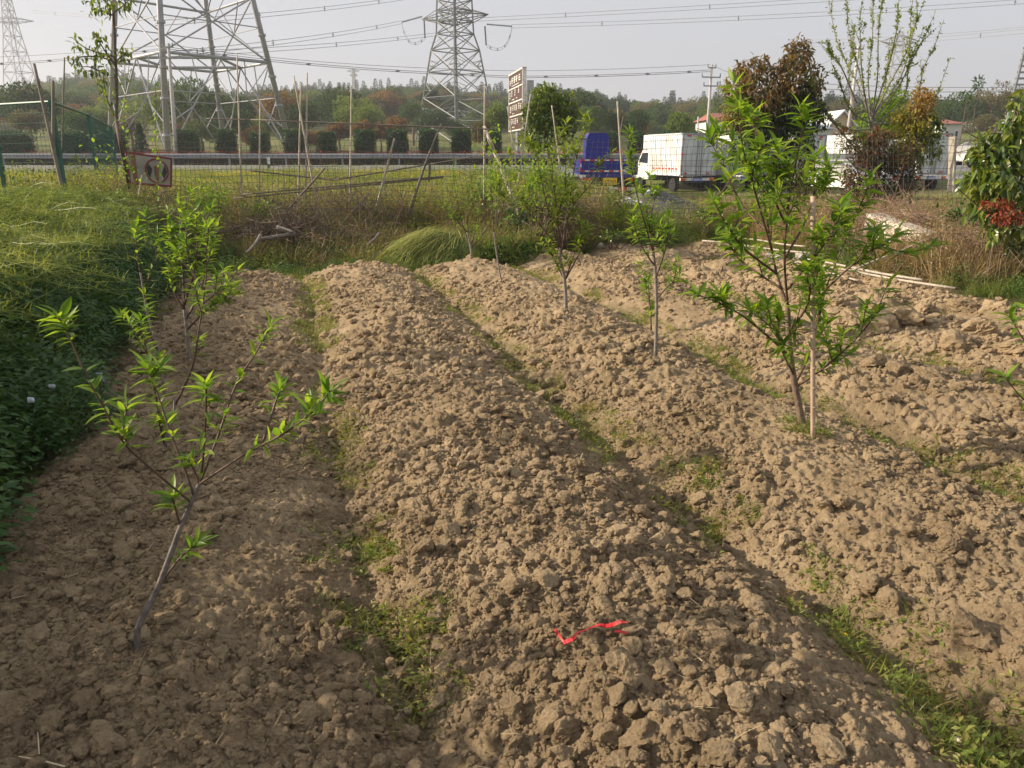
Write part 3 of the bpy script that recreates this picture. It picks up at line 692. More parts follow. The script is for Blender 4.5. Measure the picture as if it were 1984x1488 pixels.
for z, r_, nm in ((7.05, .07, 'lower_ring'), (10.1, .13, 'main_ring'), (15.4, .11, 'upper_ring'), (21.5, .1, 'top_ring')):
    S = []
    for k in range(4):
        a, b = leg_at(order[k], z), leg_at(order[(k+1) % 4], z)
        if nm != 'lower_ring': S.append((a, b)); 
        if nm == 'main_ring':
            m1, m2 = lerp(a, b, .5), lerp(leg_at(order[(k+1) % 4], z), leg_at(order[(k+2) % 4], z), .5); S.append((m1, m2))
    if S: bars(S, r_, nm, M_STEEL, tw, 8)
S1, S2 = [], []
for k in range(4):
    i, j = order[k], order[(k+1) % 4]
    a, b = leg_at(i, 10.1), leg_at(j, 10.1); m = lerp(a, b, .5)
    fa, fb = leg_at(i, 1.6), leg_at(j, 1.6); S1 += [(m, fa), (m, fb)]
    for leg, ft in ((i, fa), (j, fb)):
        t_ = (7.05-1.6)/(10.1-1.6); d = lerp(ft, m, t_); l7 = leg_at(leg, 7.05)
        S2 += [(l7, d), (leg_at(leg, 10.0), d), (lerp(leg_at(leg, 10.1), m, .5), d), (leg_at(leg, 4.2), lerp(ft, m, .5)), (l7, lerp(ft, m, .35))]
    S2.append((lerp(fa, m, (7.05-1.6)/8.5), lerp(fb, m, (7.05-1.6)/8.5)))
    ua, ub = leg_at(i, 15.4), leg_at(j, 15.4); S1 += [(a, ub), (b, ua)]
    for q, l_, o_ in ((.45, i, ub), (.45, j, ua)):
        base = leg_at(l_, 10.1)
    c = lerp(lerp(a, ub, .5), lerp(b, ua, .5), .5)
    S2 += [(leg_at(i, 13), lerp(ua, b, .45)), (leg_at(j, 13), lerp(ub, a, .45)), (lerp(ua, b, .45), lerp(ua, ub, .3)), (lerp(ub, a, .45), lerp(ub, ua, .3))]
    va, vb = leg_at(i, 21.5), leg_at(j, 21.5); S1 += [(ua, vb), (ub, va)]
for s in S1:
    mb = MB(); mb.tube([s[0], s[1]], .07, 6); mb.build('brace', M_STEEL, tw)
for s in S2:
    mb = MB(); mb.tube([s[0], s[1]], .05, 5); mb.build('strut', M_STEEL, tw)
# lattice tower builder -------------------------------------------
def lattice(label, px, Y, zb, levels, widths, rot, mat, r_, arms=(), fine=True):
    c = P(px, 200, Y); c.z = zb
    t = thing('lattice_tower', label, 'power tower', c, 'power towers')
    def corner(k, z):
        wv = np.interp(z, levels, widths)/2; a = rot+k*math.pi/2
        return Vector((c.x+wv*math.cos(a), c.y+wv*math.sin(a), zb+z))
    H = levels[-1]
    for k in range(4):
        mb = MB(); mb.tube([corner(k, z) for z in levels], r_*1.6, 5); mb.build('leg', mat, t)
    for a, b in zip(levels[:-1], levels[1:]):
        S, Fn = [], []
        for k in range(4):
            k2 = (k+1) % 4; A, B, A2, B2 = corner(k, a), corner(k2, a), corner(k, b), corner(k2, b)
            S += [(A, B2), (B, A2), (A2, B2)]
            if fine and b-a > 3:
                X_ = lerp(lerp(A, B2, .5), lerp(B, A2, .5), .5)
                for (s, e, s2, e2) in ((A, B2, A, A2), (B, A2, B, B2)):
                    Fn += [(lerp(s, e, .25), lerp(s2, e2, .3)), (lerp(s, e, .25), lerp(s2, e2, .55)), (lerp(s, e, .4), lerp(s2, e2, .55))]
        if fine:
            for s_ in S: bars([s_], r_, 'brace', mat, t)
        else: bars(S, r_, 'bracing', mat, t)['kind'] = 'stuff'
        if Fn: bars(Fn, r_*.55, 'fine_bracing', mat, t)['kind'] = 'stuff'
    for z, L, dz, skew in arms:
        for sgn in (-1, 1):
            tip = Vector((c.x+sgn*L*math.cos(skew), c.y+sgn*L*math.sin(skew), zb+z+dz)); S = []
            for k in range(4):
                q = corner(k, z)
                if (q-Vector((c.x, c.y, q.z))).dot(tip-Vector((c.x, c.y, tip.z))) > -1e-3 or True:
                    S += [(corner(k, z-.9), tip), (corner(k, z+1.1), tip)]
            ax = Vector((c.x, c.y, zb+z)); 
            for q in np.linspace(.2, .85, 5):
                up = lerp(corner(0, z+1.1), tip, q)*.5+lerp(corner(2, z+1.1), tip, q)*.5; dn = lerp(corner(1, z-.9), tip, q)*.5+lerp(corner(3, z-.9), tip, q)*.5
                S.append((up, dn))
            bars(S, r_*.8, 'cross_arm', mat, t)
    return t, corner, c
YB = 140; c0 = P(884, 280, YB)
def zz(py): return P(884, py, YB).z-c0.z
lv = [0, zz(232), zz(190), zz(140), zz(98), zz(66), zz(42), zz(22), zz(0), zz(0)+6, zz(0)+14]
wd_ = [14.4, 12.7, 11.2, 9.5, 8.1, 6.2, 6.0, 5.9, 5.7, 5.0, 3.0]
latt, corner, cc = lattice('grey lattice pylon with insulator strings, top centre of the picture', 884, YB, c0.z, lv, wd_, rad(-88), M_LAT, .09, [(zz(33), 6.2, 0, rad(-24))])
tipL, tipR = P(818, 32, YB+2.5), P(943, 47, YB-2.5)
# insulators: each a thing hanging from the pylon
M_INS = simple('insulator_glass', (.16, .2, .2), .3)
def insul(a, b, label, n=16):
    mb = MB(); a, b = Vector(a), Vector(b); d = b-a
    mb.tube([a, b], .05, 5)
    for i in range(n):
        q = a+d*((i+.5)/n); mb.tube([q-d.normalized()*.05, q+d.normalized()*.05], [.17, .09], 8)
    o = mb.build('insulator_string', M_INS); return setp(o, label, 'insulator', 'insulator strings of the pylon')
insul(tipL, P(778, 43, YB+4), 'slanting insulator string at the left end of the pylon crossarm')
insul(tipR, P(992, 51, YB-4), 'nearly level insulator string at the right end of the pylon crossarm')
insul(tipL+Vector((.3, 0, -.3)), P(823.5, 74, YB+2.5), 'vertical insulator string hanging under the left crossarm tip', 20)
insul(tipR+Vector((-.3, 0, -.3)), P(942, 88, YB-2.5), 'vertical insulator string hanging under the right crossarm tip', 20)
def cable(pts, r_, label, pair=0, sp_=None, n=40, sag=0, name='power_line'):
    """pts: picture point and distance triples joined by a smooth curve"""
    Pn = [P(*p) for p in pts]; mb = MB(); m = len(Pn)
    tt = np.linspace(0, m-1, n); A = np.array([tuple(p) for p in Pn])
    if m == 3:      # quadratic through three points
        s = tt/2; L0, L1, L2 = (s-.5)*(s-1)*2, -4*s*(s-1), 2*s*(s-.5); W = L0[:, None]*A[0]+L1[:, None]*A[1]+L2[:, None]*A[2]
    else: W = np.stack([np.interp(tt, range(m), A[:, k]) for k in range(3)], 1)
    for dz in ((-pair/2, pair/2) if pair else (0,)):
        mb.tube([Vector(q)+Vector((0, 0, dz)) for q in W], r_, 4, False)
    if pair:
        for q in (.2, .45, .7, .92):
            c = Vector(W[int(q*(n-1))]); mb.box(c, (.08, .08, pair*1.5)); mb.box(c, (.35, .08, .05))
    o = mb.build(name, M_CABLE); return setp(o, label, 'power line', 'overhead power lines')
R1 = .028
cable([(778, 43, YB+4), (620, 71, 110), (300, 108, 70)], R1, 'twin conductor running left from the pylon left insulator', .45)
cable([(850, 66, YB+3), (620, 89, 112), (300, 105, 74)], R1, 'lower twin conductor passing left behind the pylon waist', .45)
cable([(800, -6, YB), (600, 20, 112), (300, 45, 80)], R1, 'highest twin conductor on the left, rising out of the top edge', .45)
cable([(920, 38, YB), (1450, 9, 120), (2100, -36, 105)], R1, 'upper twin conductor on the right, rising towards the top right', .5)
cable([(992, 51, YB-4), (1500, 32, 118), (2100, -6, 100)], R1, 'twin conductor running right from the pylon right insulator', .5)
cable([(1560, 78, 190), (1790, 68, 150), (2100, 40, 120)], R1, 'thin single line high on the right above the twin pair', 0)
cable([(1560, 88, 190), (1790, 77, 150), (2100, 48, 120)], R1, 'thin twin line high on the right, below the single one', .6)
cable([(1560, 160, 60), (1800, 169, 62), (2100, 167, 66)], .018, 'thin line just above the horizon trees at right', 0)
cable([(1560, 170, 60), (1800, 178, 62), (2100, 174, 66)], .022, 'lowest line above the horizon trees at right', 0)
cable([(778, 43, YB+4), (795, 82, YB+3), (823.5, 74, YB+2.5)], .03, 'drooping jumper loop left of the pylon', .35)
cable([(992, 51, YB-4), (975, 92, YB-3), (942, 88, YB-2.5)], .03, 'drooping jumper loop right of the pylon', .35)
cable([(823.5, 74, YB+2.5), (840, 83, YB), (858, 68, YB)], .03, 'short jumper between left insulator and pylon body', 0)
cable([(326, 86, 58), (640, 121, 62), (990, 137, 66)], .016, 'upper thin line from the concrete pole crossing the pylon', 0)
cable([(328, 93, 58), (640, 128, 62), (990, 149, 66)], .02, 'lower thin twin line from the concrete pole crossing the pylon', .12)
cable([(990, 137, 66), (1180, 134, 66), (1379, 125, 66)], .016, 'upper thin line arriving at the wooden looking utility pole', 0)
cable([(990, 149, 66), (1180, 146, 66), (1376, 137, 66)], .02, 'lower thin twin line arriving at the utility pole', .12)
cable([(-60, 112, 70), (120, 104, 65), (326, 86, 58)], .016, 'thin line left of the concrete pole, crossing behind the slim tree', 0)
cable([(-60, 126, 70), (120, 116, 65), (326, 94, 58)], .02, 'lower thin twin line left of the concrete pole', .12)
cable([(1379, 125, 66), (1500, 150, 64), (1655, 92, 60)], .016, 'slack line from the utility pole to the pole behind the thin tree', 0)
cable([(62, 22, 300), (200, 32, 260), (420, 38, 200)], .05, 'faint twin line leaving the far pylon to the right', .8)
cable([(78, 45, 300), (160, 72, 250), (260, 85, 200)], .05, 'faint lower line leaving the far pylon arm', 0)
# far towers
M_FAR = simple('far_lattice', (.34, .34, .35), .6)
Yf = 300; cf = P(56, 185, Yf)
lvf = [0]+[P(50, y_, Yf).z-cf.z for y_ in (140, 100, 70, 42, 20, 0, -40, -90)]
lattice('pale hazy pylon at the far left edge beyond the green fence', 46, Yf, cf.z, lvf, [11.5, 9.5, 7.4, 5.8, 4.6, 3.9, 3.2, 2.4, 1.5], rad(20), M_FAR, .1, [(P(50, 40, Yf).z-cf.z, 8, 0, rad(8))], False)
Yt = 520; ct = P(688, 182, Yt); lattice('tiny distant pylon on the hilltop left of centre', 688, Yt, ct.z, [0, 5, 9, 12, 15], [3.6, 2.6, 1.8, 1.4, .8], rad(30), M_FAR, .16, [(13.5, 4, 0, 0), (11, 2.6, 0, 0)], False)
Yr = 170; cr = P(1725, 200, Yr); lvr = [0]+[P(1730, y_, Yr).z-cr.z for y_ in (175, 150, 125, 100, 80, 62)]
lattice('slender lattice mast seen through the thin tree crown at right', 1728, Yr, cr.z, lvr, [4.5, 3.8, 3.2, 2.7, 2.3, 2.0, 1.0], rad(25), M_FAR, .06, [(lvr[-2], 4, 0, 0)], False)
# leaning steel pylon leg at the right edge
a, b = P(1958, 205, 30), P(2000, 40, 32); t = thing('gantry_mast', 'dark slatted steel mast leaning in at the right edge', 'mast', (a.x, a.y, .4))
mb = MB(); d = (b-a).normalized(); a2 = a-d*3.5
mb.tube([a2, b], .05, 6); mb.build('leg', M_LAT, t); o2 = Vector((.85, .3, 0)); mb = MB(); mb.tube([a2+o2, b+o2], .05, 6); mb.build('leg', M_LAT, t)
for k in range(26):
    q = lerp(a2, b, k/26+.02); mb = MB(); mb.box(q+o2*.5, (.85, .05, .07)); mb.build('slat', M_GREYM, t)
def upole(px0, py0, px1, py1, Y, label, arm=True, r0=.15, r1=.09):
    a, b = P(px0, py0, Y), P(px1, py1, Y); a.z = min(a.z, G(a.x, a.y)) if Y < 90 else a.z
    t = thing('utility_pole', label, 'utility pole', a, 'utility poles')
    mb = MB(); mb.tube([a, b], [r0, r1], 10); mb.build('pole', simple('pole_concrete', (.45, .43, .41), .8), t, True)
    if arm:
        for k, (dz, L) in enumerate(((-.25, .7), (-.95, 1.6), (-1.6, 1.2))[:arm]):
            mb = MB(); mb.box(b+Vector((0, -.1, dz)), (L, .08, .09), Matrix.Rotation(rad(12), 3, 'Z')); ca = mb.build('crossarm', M_GREYM, t)
            for s in (-.45, .45):
                mb = MB(); q = b+Vector((s*L, -.1, dz+.04)); mb.tube([q, q+Vector((0, 0, .25))], [.05, .03], 6); mb.build('insulator', M_INS, ca)
    return t
upole(340, 292, 326, 84, 58, 'tall concrete pole standing in front of the large tube tower', 2, .17, .1)
upole(1370, 270, 1379, 125, 66, 'grey utility pole with crossarms above the white trucks', 3)
upole(1641, 268, 1664, 88, 60, 'utility pole seen through the thin tree crown', 1)
upole(1352, 262, 1353, 226, 62, 'short pale lamp pole left of the utility pole', 0, .07, .06)
# ================================================================ buildings
def house(px, pyb, pye, pyr, wpx, Y, label, wall, roof, gable=False, depth=6):
    a = P(px, pyb, Y); e = P(px, pye, Y).z; r_ = P(px, pyr, Y).z; wd = wpx*Y/1500
    zb = min(G(a.x, Y), a.z)-.3; t = thing('house', label, 'house', (a.x, Y, zb), 'houses beyond the road')
    mb = MB(); mb.box((a.x, Y+depth/2, (zb+e)/2), (wd, depth, e-zb))
    if gable:
        V = [(a.x-wd/2, Y, e), (a.x+wd/2, Y, e), (a.x, Y, r_), (a.x-wd/2, Y+depth, e), (a.x+wd/2, Y+depth, e), (a.x, Y+depth, r_)]
        mb.arr(V, [], [(0, 1, 2), (3, 5, 4)])
    mb.build('wall', wall, t)
    mb = MB(); ov = .35
    if gable:
        for s in (-1, 1):
            V = [(a.x+s*(wd/2+ov), Y-ov, e-.25), (a.x, Y-ov, r_+.08), (a.x, Y+depth+ov, r_+.08), (a.x+s*(wd/2+ov), Y+depth+ov, e-.25)]
            mb.arr(V+[(q[0], q[1], q[2]+.16) for q in V], [(0, 1, 2, 3), (4, 5, 6, 7), (0, 1, 5, 4), (1, 2, 6, 5), (2, 3, 7, 6), (3, 0, 4, 7)])
    else:
        V = [(a.x-wd/2-ov, Y-ov, e+.02), (a.x+wd/2+ov, Y-ov, e+.02), (a.x+wd/2+ov, Y+depth+ov, e+.02), (a.x-wd/2-ov, Y+depth+ov, e+.02), (a.x-wd/4, Y+depth/2, r_), (a.x+wd/4, Y+depth/2, r_)]
        mb.arr(V, [(0, 1, 5, 4), (2, 3, 4, 5)], [(1, 2, 5), (3, 0, 4)])
    mb.build('roof', roof, t)
    for k in (-.25, .25):
        mb = MB(); mb.box((a.x+k*wd, Y-.03, e-1.3), (wd*.16, .12, 1.1)); f = mb.build('window', M_WHITE, t)
        mb = MB(); mb.box((a.x+k*wd, Y-.1, e-1.3), (wd*.12, .06, .9)); mb.build('pane', M_GLASS, f)
    return t
W1 = simple('cream_wall', (.62, .48, .33), .8); W2 = simple('white_wall', (.6, .6, .58), .8)
RT = simple('red_tile', (.30, .11, .08), .7, var=.3, vscale=2); RB = simple('blue_roof', (.16, .20, .27), .5, var=.2)
house(1628, 268, 240, 218, 36, 74, 'cream house with white gable edge behind the trucks', W1, M_WHITE, True)
house(1580, 268, 250, 234, 56, 72, 'low grey house with a blue grey roof left of the cream gable', W2, RB)
house(1842, 264, 240, 229, 36, 100, 'small white house with a dark red roof on the right hillside', W2, RT)
house(1396, 268, 233, 216, 44, 80, 'house with a red tiled roof behind the utility pole', W2, RT)
# ================================================================ tall brown roadside board
YS = 62; ax_, bx_ = (988, 143), (1015.5, 131)
A = P(988, 143, YS-2); zt = P(1002, 137, YS).z; zb = P(1002, 258, YS).z
t = thing('roadside_board', 'tall brown service board with rows of white characters, centre', 'road sign', (P(1002, 300, YS).x, YS, .9))
# board runs obliquely: left end farther
Lx, Rx = P(989, 140, 66), P(1016, 131, 60); Rx.z = P(1016, 131, 60).z; Ht = Rx.z; bl = P(1016, 250, 60).z
dirb = Vector((Rx.x-Lx.x, Rx.y-Lx.y, 0)); Lb = dirb.length; dirb.normalize(); nb_ = Vector((dirb.y, -dirb.x, 0)); 
Rb = Matrix((dirb, -nb_, (0, 0, 1))).transposed()
def onb(s, z, off): return Vector((Lx.x, Lx.y, 0))+dirb*(s*Lb)+nb_*off+Vector((0, 0, z))
Hb = Ht-bl
mb = MB(); mb.box(onb(.5, (Ht+bl)/2, 0), (Lb, .22, Hb), Rb); mb.build('board', M_BROWN, t)
mb = MB(); mb.box(onb(.5, Ht, 0), (Lb+.1, .3, .1), Rb)
for s in (0, 1): mb.box(onb(s, (Ht+bl)/2, 0), (.1, .3, Hb+.1), Rb)
mb.build('frame', M_SIGNW, t)
for q in (.265, .505, .745, 1.0):
    mb = MB(); mb.box(onb(.5, Ht-Hb*q, .13), (Lb, .06, .09), Rb); mb.build('divider', M_SIGNW, t)
mb = MB(); rg = random.Random(4)
def glyph(s, z, w, h):
    for k in range(rg.choice((2, 3, 3))): mb.box(onb(s, z+h*(.5-(k+.5)/3), .13), (w*rg.uniform(.6, 1), .03, h*.14), Rb)
    for k in range(rg.choice((1, 2))): mb.box(onb(s+rg.uniform(-.3, .3)*w/Lb, z, .135), (w*.2, .03, h*rg.uniform(.7, 1)), Rb)
for s in (.28, .44, .6, .8): glyph(s, Ht-Hb*.125, .45*Lb*.3, Hb*.12)
for s, z0, z1 in ((.12, .10, .2), (.1, .31, .43), (.24, .29, .40), (.48, .29, .40), (.74, .28, .38), (.14, .56, .68), (.28, .55, .65), (.43, .55, .66), (.58, .55, .66), (.76, .54, .65), (.88, .56, .66), (.2, .78, .9), (.34, .79, .88), (.5, .78, .9), (.66, .79, .88)):
    nch = 3
    for k in range(nch): glyph(s, Ht-Hb*(z0+(z1-z0)*(k+.5)/nch), Lb*.1, Hb*(z1-z0)/nch*.85)
for s, z, w in ((.5, .215, .55), (.33, .455, .2), (.6, .445, .1), (.35, .70, .16), (.35, .94, .2)):
    n_ = max(2, int(w/.05))
    for k in range(n_): mb.box(onb(s+w*((k+.5)/n_-.5), Ht-Hb*z, .13), (Lb*w/n_*.6, .03, Hb*.018*rg.uniform(.7, 1.3)), Rb)
mb.build('lettering', M_SIGNW, t)
mb = MB(); mb.tube([onb(.5, .6, -.05), onb(.5, bl, -.05)], .14, 8); mb.build('post', M_GREYM, t)
mb = MB(); mb.box(onb(1.08, (Ht+bl)/2-.1*Hb, -.35), (.12, .5, Hb*.78), Rb); mb.build('back_panel', M_GREYM, t)
# ================================================================ trucks
TR = simple('truck_white', (.74, .75, .74), .4, var=.04, vscale=1, dirt=(.55, .54, .5), dirts=1.2)
TG = simple('truck_door', (.62, .66, .70), .45, var=.06, vscale=1, dirt=(.42, .42, .42), dirts=2)
PLB = simple('blue_plate', (.03, .08, .45), .4); PLY = simple('yellow_plate', (.85, .55, .02), .4)
def wheel(parent, c, r_=.34, w_=.22):
    mb = MB(); mb.tube([(c[0]-w_/2, c[1], c[2]), (c[0]-w_/2+.03, c[1], c[2]), (c[0]+w_/2-.03, c[1], c[2]), (c[0]+w_/2, c[1], c[2])], [r_*.92, r_, r_, r_*.92], 20)
    t_ = mb.build('wheel', M_BLACK, parent, False); mb = MB(); s = -1 if c[0] < 0 else 1
    mb.tube([(c[0]+s*(w_/2-.02), c[1], c[2]), (c[0]+s*(w_/2+.012), c[1], c[2])], [r_*.58, r_*.5], 12); mb.build('rim', M_GREYM, t_)
def box_truck():
    """local frame: rear left corner of the box at origin, +y forward, +x to the right"""
    t = thing('box_truck', 'white box truck', 'truck', (0, 0, 0)); W, L, z0, z1 = 1.9, 3.3, .78, 2.72
    def bx(name, c, d, mat, p=t): mb = MB(); mb.box(c, d); return mb.build(name, mat, p)
    cb = bx('cargo_box', (W/2, L/2, (z0+z1)/2), (W, L, z1-z0), TR)
    for k in range(14): bx('wall_rib', (-.012, .2+k*.22, (z0+z1)/2), (.022, .05, z1-z0-.16), TR, cb)
    for z in (z0+.03, z1-.03): bx('edge_trim', (-.02, L/2, z), (.04, L+.02, .06), TG, cb)
    bx('overhang', (W/2, L+.30, z1-.36), (W, .598, .70), TR)
    for s in (0, 1):
        d = bx('rear_door', (W*(.255+.49*s), -.03, (z0+z1)/2), (W*.47, .05, z1-z0-.14), TG)
        for k in range(3): bx('door_rib', (W*(.12+.49*s+.13*k), -.062, (z0+z1)/2), (.03, .014, z1-z0-.3), TG, d)
        bx('lock_bar', (W*(.44+.12*s), -.085, (z0+z1)/2), (.035, .035, z1-z0-.1), M_GREYM, d)
        for z in (z0+.25, (z0+z1)/2, z1-.25): bx('hinge', (W*(.03+.94*s), -.07, z), (.08, .03, .06), M_GREYM, d)
    fr = MB()
    for c, d in (((W/2, -.045, z1-.03), (W, .09, .06)), ((W/2, -.045, z0+.03), (W, .09, .06)), ((.03, -.045, (z0+z1)/2), (.06, .09, z1-z0-.13)), ((W-.03, -.045, (z0+z1)/2), (.06, .09, z1-z0-.13))): fr.box(c, d)
    fr.build('rear_frame', M_GREYM, t)
    for x in (.35, W-.35):
        bx('reflector', (x, -.096, z1-.12), (.2, .012, .06), M_REDP); bx('reflector', (x-.1, -.096, z0+.12), (.16, .012, .06), M_REDP)
    for z in (1.15, 1.75): bx('reflector', (.03, -.096, z), (.05, .012, .2), M_REDP); bx('reflector', (W-.03, -.096, z), (.05, .012, .2), M_REDP)
    mb = MB()
    for k in range(8): mb.box((-.03, .35+k*.33, 1.1), (.012, .17, .05+.02*(k % 3)))
    mb.build('side_lettering', M_REDP, t)
    bx('rear_bumper', (W/2, .02, .62), (W*.96, .1, .13), M_WHITE)
    for x in (.17, W-.17): bx('tail_light', (x, -.04, .62), (.26, .03, .11), simple('amber_lamp', (.6, .12, .02), .3))
    pl = bx('number_plate', (W/2, -.05, .60), (.5, .02, .16), PLB); mb = MB()
    for k in range(7): mb.box((W/2-.2+k*.066, -.064, .60), (.035, .006, .09))
    mb.build('plate_digits', M_WHITE, pl)
    bx('chassis', (W/2, L/2+.6, .58), (.8, L+1.2, .2), M_BLACK)
    # cab with sloped front
    y0, y1 = L+.06, L+1.45; prof = [(y0, .55), (y0, 1.98), (y0+.75, 1.98), (y1-.12, 1.35), (y1, 1.15), (y1, .5)]
    mb = MB(); n_ = len(prof); V = [(.08, a, b) for a, b in prof]+[(W-.08, a, b) for a, b in prof]
    mb.arr(V, [(i, (i+1) % n_, n_+(i+1) % n_, n_+i) for i in range(n_)]+[(0, 1, 2, 5), (2, 3, 4, 5), (6, 11, 8, 7), (8, 11, 10, 9)])
    cabm = mb.build('cab', M_WHITE, t)
    mb = MB()
    for x in (.07, W-.07): mb.arr([(x, y0+.12, 1.32), (x, y0+.12, 1.85), (x, y0+.72, 1.85), (x, y1-.25, 1.38)], [(0, 1, 2, 3)])
    mb.build('side_window', M_GLASS, cabm)
    mb = MB(); mb.arr([(.15, y0+.80, 1.955), (W-.15, y0+.80, 1.955), (W-.15, y1-.12, 1.375), (.15, y1-.12, 1.375)], [(0, 1, 2, 3)]); mb.build('windscreen', M_GLASS, cabm)
    bx('wing_mirror', (-.1, y1-.3, 1.45), (.12, .08, .35), M_BLACK)
    for y in (.75, y1-.55):
        for x in (.13, W-.13): wheel(t, (x-W/2+W/2, y, .33))
    mb = MB(); mb.box((.18, y1-.55, .62), (.3, .8, .12)); mb.build('mudguard', M_WHITE, t)
    return t
bt = box_truck(); reg(bt)
HEAD = rad(17.6)
TL = [(1318, 38, 'white box truck nearest the camera side, rear doors facing left of the leafy sapling', 1), (1413, 38.8, 'second white box truck, half hidden behind the big sapling', 1), (1532, 39.6, 'third white box truck with a framed rear door, behind the sapling tops', 1), (1664, 40.4, 'white box truck whose lit ribbed side shows left of the red bush', 1), (1776, 40, 'greyish box truck behind the concrete fence post', 1.02)]
for i, (px, Y, lab, s) in enumerate(TL):
    o = bt if i == 0 else copy_tree(bt); sx, _ = slope(px, 320); x = sx*Y
    o.location = (x, Y, G(x, Y)-.02); o.rotation_euler = (0, 0, HEAD); o.scale = (s, s, s); setp(o, lab, 'truck', 'white box trucks parked in a row')
# blue flatbed
def blue_truck():
    t = thing('flatbed_truck', 'blue flatbed truck with red and white tape and a yellow rear number plate', 'truck', (0, 0, 0)); W, L = 2.3, 4.2
    def bx(name, c, d, mat, p=t): mb = MB(); mb.box(c, d); return mb.build(name, mat, p)
    bx('tailgate', (W/2, 0, 1.38), (W, .07, .52), M_BLUE); bx('side_gate', (.035, L/2+.04, 1.38), (.06, L, .52), M_BLUE); bx('side_gate', (W-.035, L/2+.04, 1.38), (.06, L, .52), M_BLUE)
    bx('bed_floor', (W/2, L/2, 1.07), (W, L, .09), M_BLUE); bx('bed_frame', (W/2, -.01, .97), (W*.8, .12, .1), M_BLUE)
    for z in (1.59, 1.17):
        for k in range(12):
            bx('tape', (W*(k+.5)/12, -.042, z), (W/12, .012, .055), M_REDP if k % 2 == 0 else M_WHITE)
    for x in (.03, W-.03):
        for k in range(3): bx('tape', (x, -.045, 1.26+k*.13), (.05, .012, .128), M_REDP if k % 2 == 0 else M_WHITE)
    cabm = MB(); V = [(x, y, z) for y in (L+.15, L+1.75) for x, z in ((.52, 1.1), (.55, 2.5), (.68, 2.74), (1.45, 2.74), (1.58, 2.5), (1.66, 1.1))]
    cabm.arr(V, [(i, (i+1) % 6, 6+(i+1) % 6, 6+i) for i in range(6)]+[(0, 1, 4, 5), (1, 2, 3, 4), (6, 11, 10, 7), (7, 10, 9, 8)]); cb = cabm.build('cab', M_BLUE, t)
    bx('cover_roll', (.95, 1.2, 2.06), (1.0, .9, .9), M_BLUE) if False else None
    
    bx('chassis', (W/2, L/2+.95, .75), (.9, L+1.6, .3), M_BLACK); bx('under_guard', (W/2, .1, .78), (W*.9, .08, .3), M_BLACK)
    for k in range(6): bx('rear_bumper', (W*(.02+.16*(k+.5)), -.06, .48), (W*.16, .06, .14), M_REDP if k % 2 == 0 else M_WHITE)
    for x in (.28, W-.28): bx('tail_light', (x, -.05, .86), (.36, .08, .12), M_REDP)
    pl = bx('number_plate', (W*.52, -.10, .78), (.56, .02, .26), PLY)
    cu = bpy.data.curves.new('plate_text', 'FONT'); cu.body = 'A·Y0U2'; cu.size = .15; cu.align_x = 'CENTER'; cu.align_y = 'CENTER'; cu.extrude = .003
    tmp = add('plate_tmp', cu, None); bpy.context.view_layer.update(); mt_ = bpy.data.meshes.new_from_object(tmp.evaluated_get(bpy.context.evaluated_depsgraph_get())); bpy.data.objects.remove(tmp); mt_.materials.clear(); mt_.materials.append(M_BLACK)
    to = add('plate_text', mt_, pl, (W*.52, -.115, .78)); to.rotation_euler = (rad(90), 0, 0)
    for y in (.8, 1.5, L+1.0):
        for x in (.2, W-.2): wheel(t, (x, y, .42), .42, .3)
    return t
bl_ = blue_truck(); sx, _ = slope(1124, 320); bl_.location = (sx*32, 32, G(sx*32, 32)-.05); bl_.rotation_euler = (0, 0, rad(-1))
bl_.location.z = P(1180, 372, 32).z-.36
# white cars
def car(px, py, Y, rz, label, s=1):
    t = thing('parked_car', label, 'car', (0, 0, 0)); prof = [(-2.1, .35), (-2.15, .75), (-1.4, .95), (-.7, 1.42), (.7, 1.45), (1.5, .98), (2.1, .9), (2.15, .4)]
    mb = MB(); n_ = len(prof); V = []
    for x, k in ((-.86, 1), (-.7, 0), (.7, 0), (.86, 1)): V += [(x if b < 1.1 else x*.8, a, b) for a, b in prof]
    for r_ in range(3):
        for i in range(n_): mb.arr([], []) if False else None
    mb.arr(V, [(r_*n_+i, r_*n_+(i+1) % n_, (r_+1)*n_+(i+1) % n_, (r_+1)*n_+i) for r_ in range(3) for i in range(n_)]+[(0, 1, 6, 7), (1, 2, 5, 6), (2, 3, 4, 5)]+[(24, 31, 30, 25), (25, 30, 29, 26), (26, 29, 28, 27)])
    b = mb.build('body', M_WHITE, t, True)
    mb = MB(); mb.arr([(-.6, -1.36, 1.0), (.6, -1.36, 1.0), (.5, -.74, 1.42), (-.5, -.74, 1.42)], [(0, 1, 2, 3)]); mb.arr([(-.6, 1.46, 1.03), (.6, 1.46, 1.03), (.5, .76, 1.45), (-.5, .76, 1.45)], [(0, 1, 2, 3)]); mb.build('windscreen', M_GLASS, t)
    for s_ in (-1, 1):
        mb = MB(); x = s_*.80; mb.arr([(x*1.03, -1.2, 1.0), (x*1.03, 1.3, 1.0), (x*.9, .65, 1.38), (x*.9, -.65, 1.38)], [(0, 1, 2, 3)]); mb.build('side_window', M_GLASS, t)
        for y in (-1.35, 1.35): wheel(t, (s_*.78, y, .32), .32, .2)
        mb = MB(); mb.box((s_*.6, -2.14, .72), (.3, .06, .13)); mb.build('tail_light', M_REDP, t)
    sx, _ = slope(px, py); t.location = (sx*Y, Y, P(px, py, Y).z-.1); t.rotation_euler = (0, 0, rz); t.scale = (s, s, s); return t
car(1622, 374, 33, rad(28), 'white car with a low bonnet in front of the ribbed truck side')
car(1900, 322, 47, rad(20), 'white car glimpsed at the right behind the concrete post')
